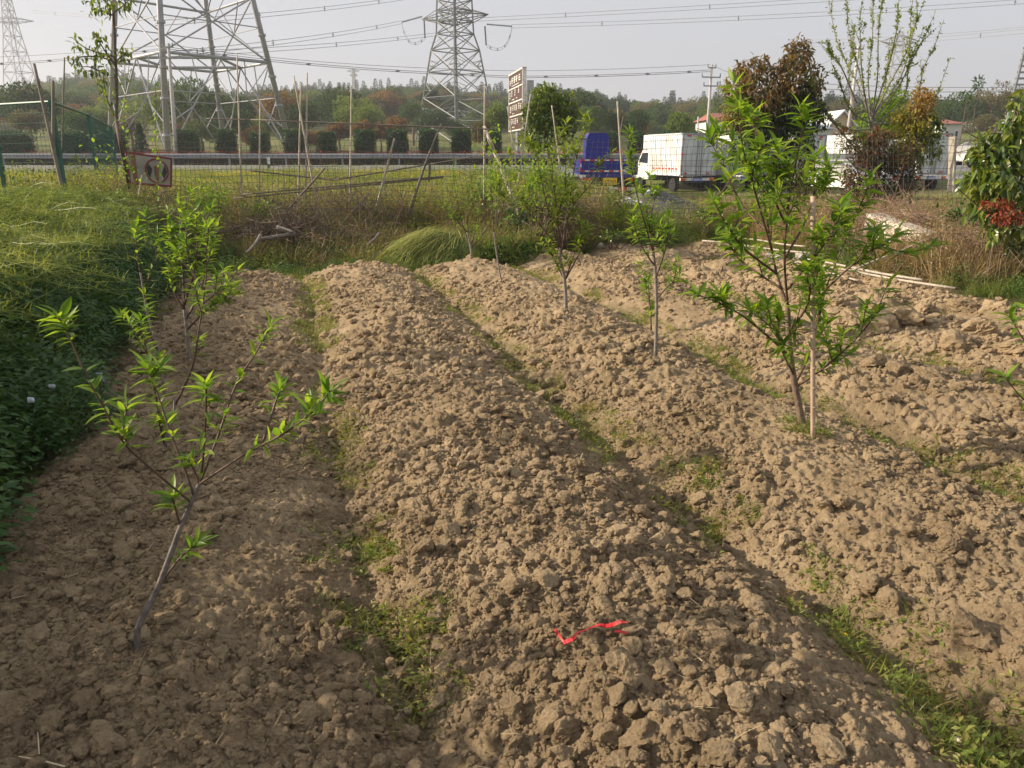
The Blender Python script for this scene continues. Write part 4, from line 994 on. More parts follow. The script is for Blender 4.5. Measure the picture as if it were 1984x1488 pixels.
# ================================================================ woods on the hill
def blob_tree(seed, W, H, mat, n, ls, kind='round'):
    r = np.random.default_rng(seed); parts = []
    if kind == 'pine':
        for q in np.linspace(.15, .99, 14):
            k = int(n/14*(1.6-1.2*q)); a = r.uniform(0, 6.28, k); rr_ = W/2*(1.1-q)*(.3+.8*r.random(k))*r.uniform(.7, 1.2); 
            pts = np.stack([rr_*np.cos(a), rr_*np.sin(a), H*q+r.normal(0, H*.02, k)], 1); D = np.stack([np.cos(a), np.sin(a), r.normal(.1, .3, k)], 1)
            parts.append(scatter_mesh(QUADLEAF, pts, frames(D, r), ls*r.uniform(.6, 1.2, k), r))
    else:
        nc = 11
        for c in range(nc):
            d = r.normal(size=3); d /= np.linalg.norm(d); d[2] = abs(d[2])*.8-.1; cx, cy, cz = d*[W*.33, W*.33, H*.30]; rad_ = r.uniform(.17, .27)*W
            parts.append(cloud(cx, cy, H*.58+cz, rad_, rad_, rad_*.85, n//nc, ls, r, shell=.8))
    V, F, rv = merge(parts); mb = MB(); mb.tube([(0, 0, -.5), (0, 0, H*.6)], [W*.035, W*.015], 5, False); V0 = np.concatenate(mb.V)
    return V, F, rv
def forest_mat(name, cols): return leafmat(name, [tuple(min(.8, (v*.8+.2*sum(c)/3)*.98) for v in c) for c in cols], .38, .6, inst=True, spec=.15)
FM = [forest_mat('wood_dark', [(.018, .045, .018), (.03, .07, .022), (.045, .09, .03)]), forest_mat('wood_green', [(.035, .085, .02), (.06, .12, .028), (.09, .15, .035)]),
      forest_mat('wood_light', [(.08, .15, .025), (.12, .19, .035), (.16, .22, .05)]), forest_mat('wood_orange', [(.12, .07, .025), (.20, .11, .035), (.24, .15, .05)]), forest_mat('wood_olive', [(.08, .08, .03), (.13, .12, .045), (.17, .15, .06)])]
fp = []
for i, (mi, kd) in enumerate([(0, 'pine'), (0, 'pine'), (0, 'round'), (1, 'round'), (1, 'round'), (2, 'round'), (3, 'round'), (4, 'round'), (4, 'round')]):
    V, F, rv = blob_tree(500+i, 6.5 if kd == 'round' else 5.0, 7.5 if kd == 'round' else 8.6, FM[mi], 3200, .34 if kd == 'round' else .32, kd)
    ob = proto('wood_tree_%02d' % i, V, F, FM[mi], rv); fp.append(ob)
rf = np.random.default_rng(21); n = 5200
r_ = np.sqrt(rf.uniform(100**2, 385**2, n)); az = rf.uniform(rad(-42), rad(42), n); x, y = r_*np.sin(az), r_*np.cos(az)
D = hill_D(az); kp = (r_ < D+6) & ((r_ > 150+60*vn(x/40, y/40, 73)) | (rf.random(n) < .10)); x, y, az, r_ = x[kp], y[kp], az[kp], r_[kp]; D = D[kp]; n = len(x)
q = (r_-100)/(D-100)+.12*(vn(x/30, y/30, 70)-.5)
sp_ = vn(x/22, y/22, 71)*.7+rf.random(n)*.3
idx = np.where(q > .72, np.where(rf.random(n) < np.where(az < -.15, .7, .45), rf.integers(0, 2, n), np.where(rf.random(n) < .8, 2, 3)), np.where(sp_ < .44, rf.integers(3, 5, n), np.where(sp_ < .56, 2, np.where(sp_ < .64, 5, np.where(sp_ < .70, 6, rf.integers(7, 9, n))))))
idx = np.where((az > rad(27)) & (rf.random(n) < .75), rf.integers(7, 9, n), idx)
s = rf.uniform(.7, 1.15, n)[:, None]*np.ones((n, 3)); s[:, 2] *= rf.uniform(.8, 1.15, n)
gn_scatter('hill_woods', fp, np.stack([x, y, gz(x, y)-.4], 1), np.stack([np.zeros(n), np.zeros(n), rf.uniform(0, 6.28, n)], 1), s, idx, 'mixed woods with orange and green crowns covering the low hills', 'woods')
# individual trees beyond the road: px, top, bottom, width, Y, palette, kind, label
MT = [(716,193,268,72,105,2,'round','big light green round tree on the slope left of the lattice pylon'),
 (656,226,272,46,98,3,'round','orange leaved tree below and left of the big light green tree'),(704,222,272,40,97,3,'round','orange tree directly under the big light green tree'),
 (737,226,272,28,99,3,'round','small reddish orange tree between two wider orange ones'),(770,214,270,48,100,3,'round','orange brown tree immediately left of the lattice pylon'),
 (572,238,272,40,92,3,'round','low orange tree beside the foot of the right tower leg'),(612,240,272,42,93,3,'round','low orange tree left of the tall thin bamboo pole'),
 (490,236,272,54,92,3,'round','low orange tree seen between the tower legs'),(520,205,262,40,120,4,'round','olive tree inside the right part of the tube tower'),
 (800,185,262,56,125,1,'round','dark green tree behind the left leg of the lattice pylon'),(838,158,232,50,150,0,'round','tall dark tree on the ridge behind the lattice pylon'),
 (966,186,268,60,85,2,'round','bright green tree between lattice pylon and brown board'),(935,225,268,40,82,4,'round','olive bush at the right feet of the lattice pylon'),
 (1140,186,268,60,95,1,'round','green tree rising right of the bushy tree by the board'),(1185,196,270,60,100,0,'round','dark green tree above the blue truck cab'),
 (1240,200,270,64,98,0,'round','dark tree left of the light round one beyond the trucks'),(1312,203,268,56,80,2,'round','light green round-crowned tree above the first white truck'),
 (1387,160,250,30,120,0,'pine','lone dark conifer standing beside the utility pole'),(1450,190,262,60,100,1,'round','green tree behind the reddish camphor at left'),
 (1720,190,262,60,100,1,'round','dark green tree behind the red photinia bush'),(1660,196,262,50,110,4,'round','olive tree behind the utility pole in the thin crown'),
 (1930,183,240,50,140,0,'round','round dark tree standing up on the right skyline'),(1895,215,262,60,110,4,'round','brown olive thicket tree right of the small white house'),
 (1800,205,262,50,120,4,'round','olive tree left of the small white house'),(60,200,268,60,90,4,'round','olive tree seen through the green fence at the far left'),
 (150,205,268,70,95,1,'round','mid green tree between the green fence and slim tree'),(255,215,270,60,95,4,'round','olive tree behind the climbing vines'),
 (390,225,272,60,95,1,'round','green tree low between the middle tower legs'),(880,225,268,50,120,1,'round','green tree behind the middle of the pylon legs')]
for i, (px, pt, pb, wpx, Y, pal, kd, lab) in enumerate(MT):
    b = P(px, pb, Y); tp_ = P(px, pt, Y); W = wpx*Y/1500; gz0 = G(b.x, Y); zb = gz0-.2; H = tp_.z-zb
    V, F, rv = blob_tree(700+i, W, H, None, 3000 if kd == 'round' else 1400, max(.26, W*.055), kd)
    t = thing('deciduous_tree' if kd == 'round' else 'pine_tree', lab, 'tree', (b.x, Y, zb), 'trees beyond the road')
    place('crown', V+np.array([b.x, Y, zb]), F, FM[pal], t, attrs={'rnd': rv})
    mb = MB(); mb.tube([(b.x, Y, zb), (b.x+.1, Y, zb+H*.35), (b.x, Y, zb+H*(.6 if kd == 'round' else .97))], [W*.04+.05, W*.03+.04, .04], 7); mb.build('trunk', M_BARK, t)
# ================================================================ nearer trees
def smooth(pts, n=4):
    pts = [Vector(p) for p in pts]; out = []
    for i in range(len(pts)-1):
        p0 = pts[max(i-1, 0)]; p1 = pts[i]; p2 = pts[i+1]; p3 = pts[min(i+2, len(pts)-1)]
        for k in range(n):
            t = k/n; out.append(.5*((2*p1)+(p2-p0)*t+(2*p0-5*p1+4*p2-p3)*t*t+(3*p1-p0-3*p2+p3)*t**3))
    out.append(pts[-1]); return out
def along(pts, n, r, t0=.2):
    A = np.array([tuple(p) for p in pts]); tt = t0+(1-t0)*r.random(n); f = tt*(len(A)-1); i = np.minimum(f.astype(int), len(A)-2)
    q = A[i]+(A[i+1]-A[i])*(f-i)[:, None]; d = A[i+1]-A[i]; return q, d/np.linalg.norm(d, axis=1, keepdims=True), tt
def clump_tree(name, lab, base, blobs, mats, tpl, ls, r, trunk_r=.05, droop=-.5, density=900, group=None, twigs=14):
    """blobs: (px,py,Y,rx,rz,n,mat)"""
    t = thing(name, lab, 'tree' if 'tree' in name else 'shrub', base, group); bym = {}
    if ls < .13: blobs = [b[:5]+(int(b[5]*1.3), b[6]) for b in blobs]; ls *= 1.18
    mb = MB(); top = Vector((0, 0, 0)); cs = []
    for (px, py, Y, rx, rz, n_, mi) in blobs:
        c = P(px, py, Y); cs.append(c); R_ = rx*Y/1500; Rz = rz*Y/1500
        d = r.normal(size=(n_, 3)); d /= np.linalg.norm(d, axis=1, keepdims=True); p = d*(r.random((n_, 1))**.45)
        sub = r.normal(size=(12, 3)); sub /= np.linalg.norm(sub, axis=1, keepdims=True); sub *= .75
        near = sub[r.integers(0, 12, n_)]+r.normal(0, .22, (n_, 3)); m = r.random(n_) < .6; p[m] = near[m]
        pts = p*[R_, R_, Rz]+np.array(tuple(c)); D = d*.8+r.normal(0, .45, (n_, 3)); D[:, 2] += droop
        bym.setdefault(mi, []).append(scatter_mesh(tpl, pts, frames(D, r), ls*(.5 if mats[mi] is M_RED else 1)*r.uniform(.6, 1.3, n_), r))
    ztop = max(c.z for c in cs); cx = sum(c.x for c in cs)/len(cs); cy = sum(c.y for c in cs)/len(cs)
    mb = MB(); axis = smooth([base, Vector((lerp(base[0], cx, .5), lerp(base[1], cy, .5), lerp(base[2], ztop, .5))), Vector((cx, cy, ztop))]); mb.tube(axis, list(np.linspace(trunk_r, trunk_r*.3, len(axis))), 8); mb.build('trunk', M_BARK, t, True)
    for c in cs:
        s = min(range(len(axis)), key=lambda k: abs(axis[k].z-(c.z-abs(c.x-cx)*.7))); a = axis[s]
        mb = MB(); mb.tube([a, lerp(a, c, .5)+Vector((0, 0, -.05)), c], [trunk_r*.4, trunk_r*.28, .006], 5)
        for k in range(3):
            e = c+Vector(r.normal(0, .16, 3)); mb.tube([lerp(a, c, .6), e], [.008, .004], 4)
        mb.build('branch', M_BARK, t)
    for mi, ps in bym.items():
        V, F, rv = merge(ps); f = place('foliage', V, F, mats[mi], t, attrs={'rnd': rv}); f['kind'] = 'stuff'
    return t
rt = np.random.default_rng(31)
LF = leaf_tpl(3, .42, .25, .25)
# reddish camphor, centre right
Yc = 17.5; b = P(1490, 440, Yc); b.z = G(b.x, b.y)
clump_tree('camphor_tree', 'tall camphor tree with reddish bronze young leaves, right of the utility pole', b,
 [(1545,110,Yc,26,34,420,0),(1520,150,Yc-.3,34,34,520,0),(1565,160,Yc+.2,30,44,520,0),(1460,140,Yc,34,26,420,0),(1430,165,Yc,26,24,260,1),(1470,190,Yc-.4,42,40,700,0),(1530,210,Yc+.2,46,46,900,2),(1430,215,Yc-.2,30,36,440,1),(1570,225,Yc+.2,28,36,420,2),(1480,250,Yc,50,34,760,2),(1540,270,Yc,44,36,700,2),(1455,290,Yc-.2,34,40,480,2),(1550,330,Yc,26,46,420,1),(1500,340,Yc,34,46,420,2),(1545,390,Yc,22,30,240,1)],
 [M_CAMR, leafmat('camphor_bronze', [(.10, .11, .03), (.20, .17, .04), (.30, .22, .06)], .35), leafmat('camphor_dark', [(.02, .045, .013), (.035, .07, .018), (.06, .09, .02)], .25, .3, spec=.6)], LF, .10, rt, .09)
# yellowish camphor
Yc = 16.8; b = P(1762, 420, Yc); b.z = G(b.x, b.y)
clump_tree('camphor_tree', 'young yellow green camphor with a slim pale trunk, left of the concrete post', b,
 [(1782,200,Yc,24,26,360,1),(1770,235,Yc,34,34,560,0),(1800,240,Yc+.2,24,36,420,2),(1755,270,Yc,34,28,460,0),(1790,290,Yc,30,28,400,2),(1745,305,Yc,24,18,220,0)],
 [leafmat('camphor_yellow', [(.12, .14, .03), (.24, .23, .04), (.36, .30, .06)], .4), leafmat('camphor_tip', [(.2, .13, .05), (.3, .17, .06), (.32, .24, .07)], .4), M_CAM], LF, .09, rt, .035)
# green shrub tree behind, between pear and camphor
Yc = 19; b = P(1700, 400, Yc); b.z = G(b.x, b.y)
clump_tree('locust_tree', 'loose light green tree behind the red bush, below the thin upright crown', b,
 [(1700,215,Yc,30,22,300,0),(1735,190,Yc,24,18,240,0),(1690,250,Yc,34,24,360,0),(1725,240,Yc,30,28,360,0),(1670,275,Yc,26,18,220,1)], [M_PEACH, M_CAM], LF, .09, rt, .04, droop=0)
# red photinia
Yc = 15.6; b = P(1700, 450, Yc); b.z = G(b.x, b.y)
clump_tree('photinia_shrub', 'large dark photinia bush with brick red new leaves in front of the trucks', b,
 [(1680,290,Yc,34,30,520,0),(1660,330,Yc,28,40,520,0),(1700,320,Yc+.2,34,40,620,1),(1740,310,Yc,34,30,520,0),(1750,350,Yc+.2,34,32,460,1),(1670,380,Yc,34,34,520,0),(1710,380,Yc,34,30,460,1),(1640,400,Yc,22,24,240,0),(1640,270,Yc,20,20,180,0),(1700,265,Yc,30,18,260,0)],
 [M_PHOT, leafmat('photinia_dark', [(.02, .035, .018), (.04, .05, .02), (.12, .05, .03)], .25)], LF, .07, rt, .03, droop=.1, twigs=0)
# bushy tree beside the brown board
Yc = 21; b = P(1065, 400, Yc); b.z = G(b.x, b.y)
clump_tree('ash_tree', 'bushy green tree growing just right of the brown board', b,
 [(1060,182,Yc,26,16,340,0),(1040,200,Yc,26,22,400,0),(1085,205,Yc,30,24,500,0),(1060,230,Yc,44,28,800,1),(1030,235,Yc,22,26,320,0),(1105,225,Yc,22,24,320,0),(1070,262,Yc,44,26,560,1),(1030,275,Yc,24,20,240,0)],
 [M_CAM, leafmat('ash_leaf', [(.03, .07, .018), (.06, .11, .02), (.10, .15, .03)], .3)], leaf_tpl(3, .4, .2, .2), .10, rt, .05, droop=0)
# right edge camphor with red shoots, close
Yc = 9.4; b = P(1905, 592, 9.3); b.z = G(b.x, b.y)
clump_tree('camphor_tree', 'glossy green camphor with a cluster of red shoots, cut by the right edge', b,
 [(1975,215,Yc,24,30,94,0),(1950,265,Yc,34,34,158,0),(1990,290,Yc,40,44,179,0),(1920,310,Yc-.1,36,38,179,0),(1895,275,Yc,16,26,45,0),(1885,350,Yc,24,22,73,0),(1940,355,Yc-.2,46,40,242,0),(1985,380,Yc,36,40,168,0),(1905,400,Yc-.1,30,34,115,0),(1930,395,Yc-.35,30,14,102,1),(1960,418,Yc-.35,36,16,153,1),(1945,440,Yc-.1,30,24,94,0),(1975,460,Yc,26,30,94,0),(1925,455,Yc-.3,10,26,27,0)],
 [M_CAM, M_RED], leaf_tpl(4, .42, .3, .35), .13, rt, .017, droop=-.6)
# thin upright tree (many wand-like branches)
Yc = 18; b = P(1690, 330, Yc); b.z = G(b.x, b.y); t = thing('pear_tree', 'thin upright tree of pale wand-like branches with sparse small leaves, upper right', 'tree', b)
fork = P(1688, 232, Yc); ax = smooth([b, P(1692, 290, Yc), fork]); mb = MB(); mb.tube(ax, list(np.linspace(.06, .035, len(ax))), 8); mb.build('trunk', M_BARKG, t, True)
wands = [[(1688,232),(1660,160),(1625,90),(1605,0)],[(1688,240),(1650,215),(1630,170),(1620,140)],[(1688,232),(1665,140),(1645,60),(1640,0)],[(1688,232),(1682,150),(1690,80),(1692,-10)],[(1688,232),(1700,150),(1702,60),(1712,-10)],[(1688,232),(1715,150),(1735,70),(1740,10)],[(1688,232),(1725,160),(1760,90),(1765,15)],[(1688,240),(1740,170),(1775,100),(1805,45)],[(1690,245),(1750,190),(1760,130),(1770,100)],[(1690,250),(1770,190),(1790,130),(1812,90)],[(1688,250),(1640,250),(1600,215),(1580,150)],[(1650,280),(1600,220),(1570,180),(1560,165)],[(1660,200),(1630,130),(1608,100),(1604,80)],[(1688,250),(1675,180),(1668,110),(1666,30)],[(1700,240),(1780,235),(1800,210),(1822,168)],[(1690,230),(1710,190),(1718,140),(1722,100)],[(1685,260),(1620,240),(1590,200),(1560,140)],[(1690,225),(1745,150),(1770,60),(1778,30)],[(1655,210),(1645,150),(1650,100),(1655,60)]]
lp, ld = [], []
for wv in wands:
    yy = rt.normal(0, .5); pts = smooth([P(a, c_, Yc+yy*k/3) for k, (a, c_) in enumerate(wv)], 5); mb = MB(); mb.tube(pts, list(np.linspace(.020, .005, len(pts))), 5)
    for k in range(4):
        q, d_, tt = along(pts, 1, rt, .3); q = Vector(q[0]); e = q+Vector(d_[0])*rt.uniform(.25, .5)+Vector(rt.normal(0, .09, 3)); mb.tube([q, e], [.009, .004], 4); qq, dd, _ = along([q, e], 14, rt, .1); lp.append(qq); ld.append(dd)
    mb.build('branch', M_BARKG, t); qq, dd, _ = along(pts, 130, rt, .25); lp.append(qq); ld.append(dd)
lp = np.concatenate(lp); ld = np.concatenate(ld); n = len(lp); lp = lp+rt.normal(0, .018, lp.shape); D = ld*.4+rt.normal(0, .7, (n, 3)); D[:, 2] += .1
V, F, rv = scatter_mesh(leaf_tpl(3, .5, .3, .2), lp, frames(D, rt), rt.uniform(.045, .09, n), rt); f = place('foliage', V, F, leafmat('pear_leaf', [(.10, .15, .035), (.18, .25, .04), (.28, .34, .05)], .45), t, attrs={'rnd': rv}); f['kind'] = 'stuff'
# two bare feathery stems on the right skyline
for px, p0, p1, lab in ((1892, 205, 156, 'thin lone stem with a tufted top on the right skyline'), (1870, 205, 182, 'short tufted stem on the right skyline, left of the lone one')):
    a, b_ = P(px, p0, 60), P(px+5, p1, 60); a.z = G(a.x, a.y); t = thing('young_tree', lab, 'tree', a); mb = MB(); mb.tube([a, b_], [.05, .02], 5); mb.build('trunk', M_BARK, t)
    V, F, rv = cloud(b_.x, b_.y, b_.z-.2, .3, .3, .45, 90, .3, rt, NARROW); place('foliage', V, F, M_DARKG, t, attrs={'rnd': rv})
# slim tree on the left with vines
Yc = 12.2; b = PG(258, 402); t = thing('slim_tree', 'slim leaning tree with hanging leaves in front of the tube tower', 'tree', b)
s1 = smooth([b, P(239, 306, Yc), P(226, 235, Yc), P(226, 168, Yc), P(220, 32, Yc), P(216, -40, Yc)]); mb = MB(); mb.tube(s1, list(np.linspace(.035, .014, len(s1))), 7); mb.build('trunk', M_BARK, t, True)
s2 = smooth([P(226, 235, Yc), P(206, 187, Yc), P(200, 142, Yc-.1)]); brs = [s2]
for c_ in [[(222,120),(190,110),(150,112),(138,130)],[(222,125),(195,85),(190,62)],[(224,120),(240,105),(246,98)],[(200,142),(175,130),(150,130)],[(222,110),(170,95),(142,75)],[(220,20),(200,0),(160,-8)],[(219,25),(240,10),(252,-4)],[(220,30),(195,20),(180,18)],[(220,10),(215,-20),(190,-30)]]: brs.append(smooth([P(a, e_, Yc+rt.normal(0, .15)) for a, e_ in c_]))
lp, ld = [], []
for k, br in enumerate(brs):
    mb = MB(); mb.tube(br, list(np.linspace(.014, .004, len(br))), 5); mb.build('branch', M_BARK, t); q, d_, _ = along(br, 46, rt, .35 if k == 0 else .15); lp.append(q+rt.normal(0, .05, q.shape)); ld.append(d_)
lp = np.concatenate(lp); n = len(lp); D = rt.normal(0, .5, (n, 3)); D[:, 2] -= .7
V, F, rv = scatter_mesh(leaf_tpl(4, .42, .3, .3), lp, frames(D, rt), rt.uniform(.06, .11, n), rt); f = place('foliage', V, F, leafmat('slim_tree_leaf', [(.05, .09, .02), (.10, .15, .025), (.18, .22, .04)], .45), t, attrs={'rnd': rv}); f['kind'] = 'stuff'
def vine(pts, lab, n=50, Y=12.0, ls=.06, spread=.03):
    pp = smooth([P(a, c_, Y) for a, c_ in pts]); t = thing('climbing_vine', lab, 'vine', pp[0], 'climbing vines'); mb = MB(); mb.tube(pp, .004, 4); mb.build('stem', M_BARK, t)
    q, d_, _ = along(pp, n, rt, 0); q = q+rt.normal(0, spread, q.shape); D = rt.normal(0, .7, (n, 3)); V, F, rv = scatter_mesh(leaf_tpl(4, .6, .2, .25), q, frames(D, rt), ls*rt.uniform(.6, 1.3, n), rt)
    f = place('foliage', V, F, M_VINE, t, attrs={'rnd': rv}); f['kind'] = 'stuff'; return t
vine([(250,128),(243,180),(240,240),(248,290),(255,330)], 'yellow green vine hanging beside the slim tree trunk', 60)
vine([(300,150),(303,210),(300,270),(308,320),(300,400)], 'yellow green vine climbing past the right side of the red bordered board', 90)
vine([(190,290),(215,300),(240,330),(225,360)], 'short vine tangle left of the red bordered board', 60, 12, .06, .10)
vine([(945,250),(960,300),(990,350),(985,400)], 'creeper wrapped round the leaning dead trunk by the brown board', 130, 13.8, .07, .12)
# ================================================================ fences
YF = 14.4
fence = thing('wire_fence', 'sagging square-mesh wire fence hung on thin bamboo poles across the far end of the field', 'fence', (0, YF, .3))
def fy(x): return YF+.25*math.sin(x*.6)
mb = MB(); rw = random.Random(9); x = -7.6; wires = []
while x < 10.3:
    ztop = 1.95 if x > 1.0 else 1.9; zb = G(x, fy(x))-.05
    if -1 < x < 1.0: ztop = 1.75
    pts = [(x+.035*math.sin(z*5+x*3)+rw.gauss(0, .006), fy(x)+.03*math.sin(z*4+x*2), z) for z in np.linspace(zb, ztop, 8)]
    mb.tube(pts, .0037, 3, False); x += .093
for k in range(17):
    f_ = k/16; pts = [(xx, fy(xx)+.03*math.sin(xx*2+k), lerp(G(xx, fy(xx))-.02, 1.92 if xx > 1 or xx < -1 else 1.72, f_)+.025*math.sin(xx*1.7+k*.9)) for xx in np.arange(-7.6, 10.4, .3)]
    mb.tube(pts, .0037, 3, False)
wm = mb.build('wire_mesh', M_WIRE, fence); wm['kind'] = 'stuff'
def pole(a, b_, r0, r1, name='bamboo_pole', mat=None, parent=None, label=None, cat='pole', Y=YF, Y2=None, bend=0, group='bamboo poles and sticks by the wire fence', knots=True):
    A, B = P(a[0], a[1], Y), P(b_[0], b_[1], Y2 or Y); pts = [lerp(A, B, q)+Vector((math.sin(q*math.pi)*bend, 0, 0)) for q in np.linspace(0, 1, 9)]
    mb = MB(); mb.tube(pts, list(np.linspace(r0, r1, 9)), 7)
    if knots:
        for q in np.arange(.08, .97, .11):
            c_ = lerp(A, B, q)+Vector((math.sin(q*math.pi)*bend, 0, 0)); d_ = (B-A).normalized()*.006; rr_ = lerp(r0, r1, q)*1.18; mb.tube([c_-d_, c_+d_], rr_, 7)
    o = mb.build(name, mat or M_BAMB, parent, True)
    if label: setp(o, label, cat, group)
    return o
for (a, b_, r_) in [((592,428),(595,141),.021),((577,430),(583,162),.02),((677,452),(681,166),.019),((469,416),(459,105),.018),((502,425),(504,196),.018),((938,400),(939,164),.022),((1209,395),(1196,196),.022),((688,470),(690,377),.017),((1004,355),(1028,182),.017),((1001,330),(983,206),.017),((1086,330),(1069,204),.017)]:
    pole(a, b_, r_, r_*.62, 'pole', M_BAMB, fence)
for (a, b_, r_, bd) in [((485,232),(943,250),.014,0),((400,230),(485,232),.010,0),((480,330),(646,349),.013,0),((646,349),(834,318),.013,0),((467,377),(859,342),.014,0),((450,385),(859,344),.014,0),((471,405),(810,404),.012,0),((691,428),(799,423),.013,0),((834,318),(940,300),.010,0)]:
    pole(a, b_, r_, r_*.9, 'crossbar', M_BAMBD, fence, Y=YF-.06)
pole((619,425),(569,147), .022, .012, label='pale bamboo pole leaning left across the two upright poles', Y=YF-.1)
pole((717,450),(764,268), .024, .018, label='grey stick leaning right, in front of the white and yellow meadow flowers', Y=YF-.2)
pole((787,445),(855,240), .030, .016, label='dark forked stick leaning right at the left feet of the pylon', mat=M_BAMBD, Y=YF-.1, bend=-.05)
pole((522,446),(630,325), .028, .016, label='dark stick leaning from the brush pile up to the right', mat=M_BAMBD, Y=YF-.35)
pole((1040,498),(938,245), .045, .030, name='dead_trunk', label='thick pale dead trunk leaning left beside the brown board', Y=13.4, Y2=YF, cat='dead trunk', knots=False)
pole((1010,410),(945,270), .022, .016, name='dead_trunk', label='thinner dead stem leaning parallel to the thick pale trunk', mat=M_BAMBD, Y=YF-.2, cat='dead trunk', knots=False)
pole((1200,262),(1207,226), .012, .008, label='short broken stub leaning on the pole above the blue truck', Y=YF)
pole((833,320),(831,352), .02, .016, label='short dark stub hanging on the fence crossbar', mat=M_BAMBD, Y=YF-.1)
pole((132,416),(66,123), .03, .022, label='dark wooden post leaning left against the green fence', mat=M_BAMBD, Y=13.0, cat='post', knots=False)
pole((103,300),(103,156), .028, .022, label='dark upright stake rising above the green fence corner', mat=M_BAMBD, Y=13.2, cat='post', knots=False)
pole((120,300),(125,111), .014, .012, label='thin upright rod behind the green fence corner', mat=M_BAMBD, Y=14.5, cat='post', knots=False)
pole((268,385),(275,340), .012, .01, label='short stick below the red bordered board', Y=12.6)
# shreds of netting on the dead trunk
n = 130; q = rt.random(n); A, B = P(1040, 498, 13.4), P(938, 245, YF); pts = np.array([tuple(lerp(A, B, k)) for k in q])+rt.normal(0, .05, (n, 3)); D = rt.normal(0, .4, (n, 3)); D[:, 2] -= .9
V, F, rv = scatter_mesh((np.array([(0, -.02, 0), (1, -.01, 0), (1, .01, 0), (0, .02, 0)]), np.array([(0, 1, 2, 3)]), np.zeros((0, 3), int)), pts, frames(D, rt), rt.uniform(.1, .4, n), rt)
o = place('dead_creeper', V, F, M_DRY, attrs={'rnd': rv}); setp(o, 'dry grey creeper stems dangling from the leaning dead trunk', 'creeper', kind='stuff')
# concrete post
Yp = 14.2; A, B = P(1843, 372, Yp), P(1846, 265, Yp); mb = MB(); mb.tube([A, B], .07, 4); o = mb.build('concrete_post', M_CONC); setp(o, 'square weathered concrete fence post standing in dry grass at right', 'post')
# green mesh fence, left
gf = thing('mesh_fence', 'dark green welded mesh fence at the left edge', 'fence', P(105, 415, 13.3))
cor = [(P(-420, 195, 15.2), 'x'), (P(-180, 196, 14.8), 'x'), (P(-20, 198, 14.2), 'x'), (P(100, 207, 13.3), 'c'), (P(172, 227, 17.6), 'x'), (P(215, 247, 24.5), 'e')]
ft = 2.50
gp = [Vector((c_.x, c_.y, ft)) for c_, _ in cor]
for i, p in enumerate(gp):
    zb = G(p.x, p.y); mb = MB(); mb.box((p.x, p.y, (zb+ft)/2), (.06, .06, ft-zb+.05)); mb.build('post', M_GFEN, gf)
for a, b_ in zip(gp[:-1], gp[1:]):
    L = (b_-a).length; mb = MB(); mb.tube([a, b_], .022, 6); mb.build('top_rail', M_GFEN, gf); mb = MB(); n_ = int(L/.11); R3 = .0024
    for k in range(1, n_):
        q = lerp(a, b_, k/n_); zb = G(q.x, q.y); mb.tube([(q.x, q.y, zb), (q.x, q.y, ft)], R3, 3, False)
    for k in range(1, 12):
        z_ = lerp(G(a.x, a.y), ft, k/12); z2 = lerp(G(b_.x, b_.y), ft, k/12); mb.tube([(a.x, a.y, z_), (b_.x, b_.y, z2)], R3, 3, False)
    m_ = mb.build('mesh_panel', M_GFEN, gf); m_['kind'] = 'stuff'
# climbers in the green fence
V, F, rv = merge([cloud(*(lerp(gp[i], gp[i+1], q)+Vector((0, 0, -1.3-.3*rt.random()))), .5, .3, .55, 120, .07, rt, leaf_tpl(3, .5, .2, .2)) for i in (0, 1, 2, 3, 4) for q in (.15, .4, .65, .9)])
o = place('fence_creeper', V, F, leafmat('creeper', [(.05, .07, .02), (.10, .14, .03), (.2, .24, .05)], .4), attrs={'rnd': rv}); setp(o, 'sparse creeper and weeds growing along the green mesh fence', 'creeper', kind='stuff')
# red bordered board hung on the fence
Yb = 12.9; TLc, TRc, BRc, BLc = P(243, 293, Yb), P(334, 306, Yb), P(333, 363, Yb), P(252, 357, Yb)
t = thing('warning_board', 'faded board with red border, orange stripe and red ring hung on the fence', 'sign', BLc)
ex = (TRc-TLc); ey = (TLc-BLc); nn = ex.cross(ey).normalized()
if nn.y > 0: nn = -nn
def bq(s, v_, off=0): return BLc+(BRc-BLc)*s*(1)+((TLc-BLc)*(1-s)+(TRc-BRc)*s)*v_+nn*off
def bquad(name, pts, off, mat, parent, th=.004):
    mb = MB(); n_ = len(pts); V = [bq(a, c_, off) for a, c_ in pts]+[bq(a, c_, off-th) for a, c_ in pts]
    F4 = [(i, (i+1) % n_, n_+(i+1) % n_, n_+i) for i in range(n_)]; mb.arr([tuple(v) for v in V], F4+([tuple(range(4)), (7, 6, 5, 4)] if n_ == 4 else []), [(0, i, i+1) for i in range(1, n_-1)]+[(n_, n_+i+1, n_+i) for i in range(1, n_-1)] if n_ != 4 else [])
    return mb.build(name, mat, parent)
M_BW = simple('faded_board', (.30, .29, .24), .7, var=.2, vscale=6); M_BR = simple('faded_red', (.20, .03, .035), .6, var=.2); M_BO = simple('faded_orange', (.22, .09, .045), .6, var=.2); M_BD = simple('board_black', (.03, .03, .03), .6)
pan = bquad('panel', [(0, 0), (1, 0), (1, 1), (0, 1)], 0, M_BW, t, .01)
for q in ([(0, .0), (1, 0), (1, .07), (0, .07)], [(0, .94), (1, .94), (1, 1), (0, 1)], [(.96, .07), (1, .07), (1, .94), (.96, .94)], [(0, .07), (.03, .07), (.03, .94), (0, .94)]): bquad('border', q, .006, M_BR, t)
bquad('stripe', [(.10, .07), (.2, .07), (.2, .94), (.10, .94)], .006, M_BO, t)
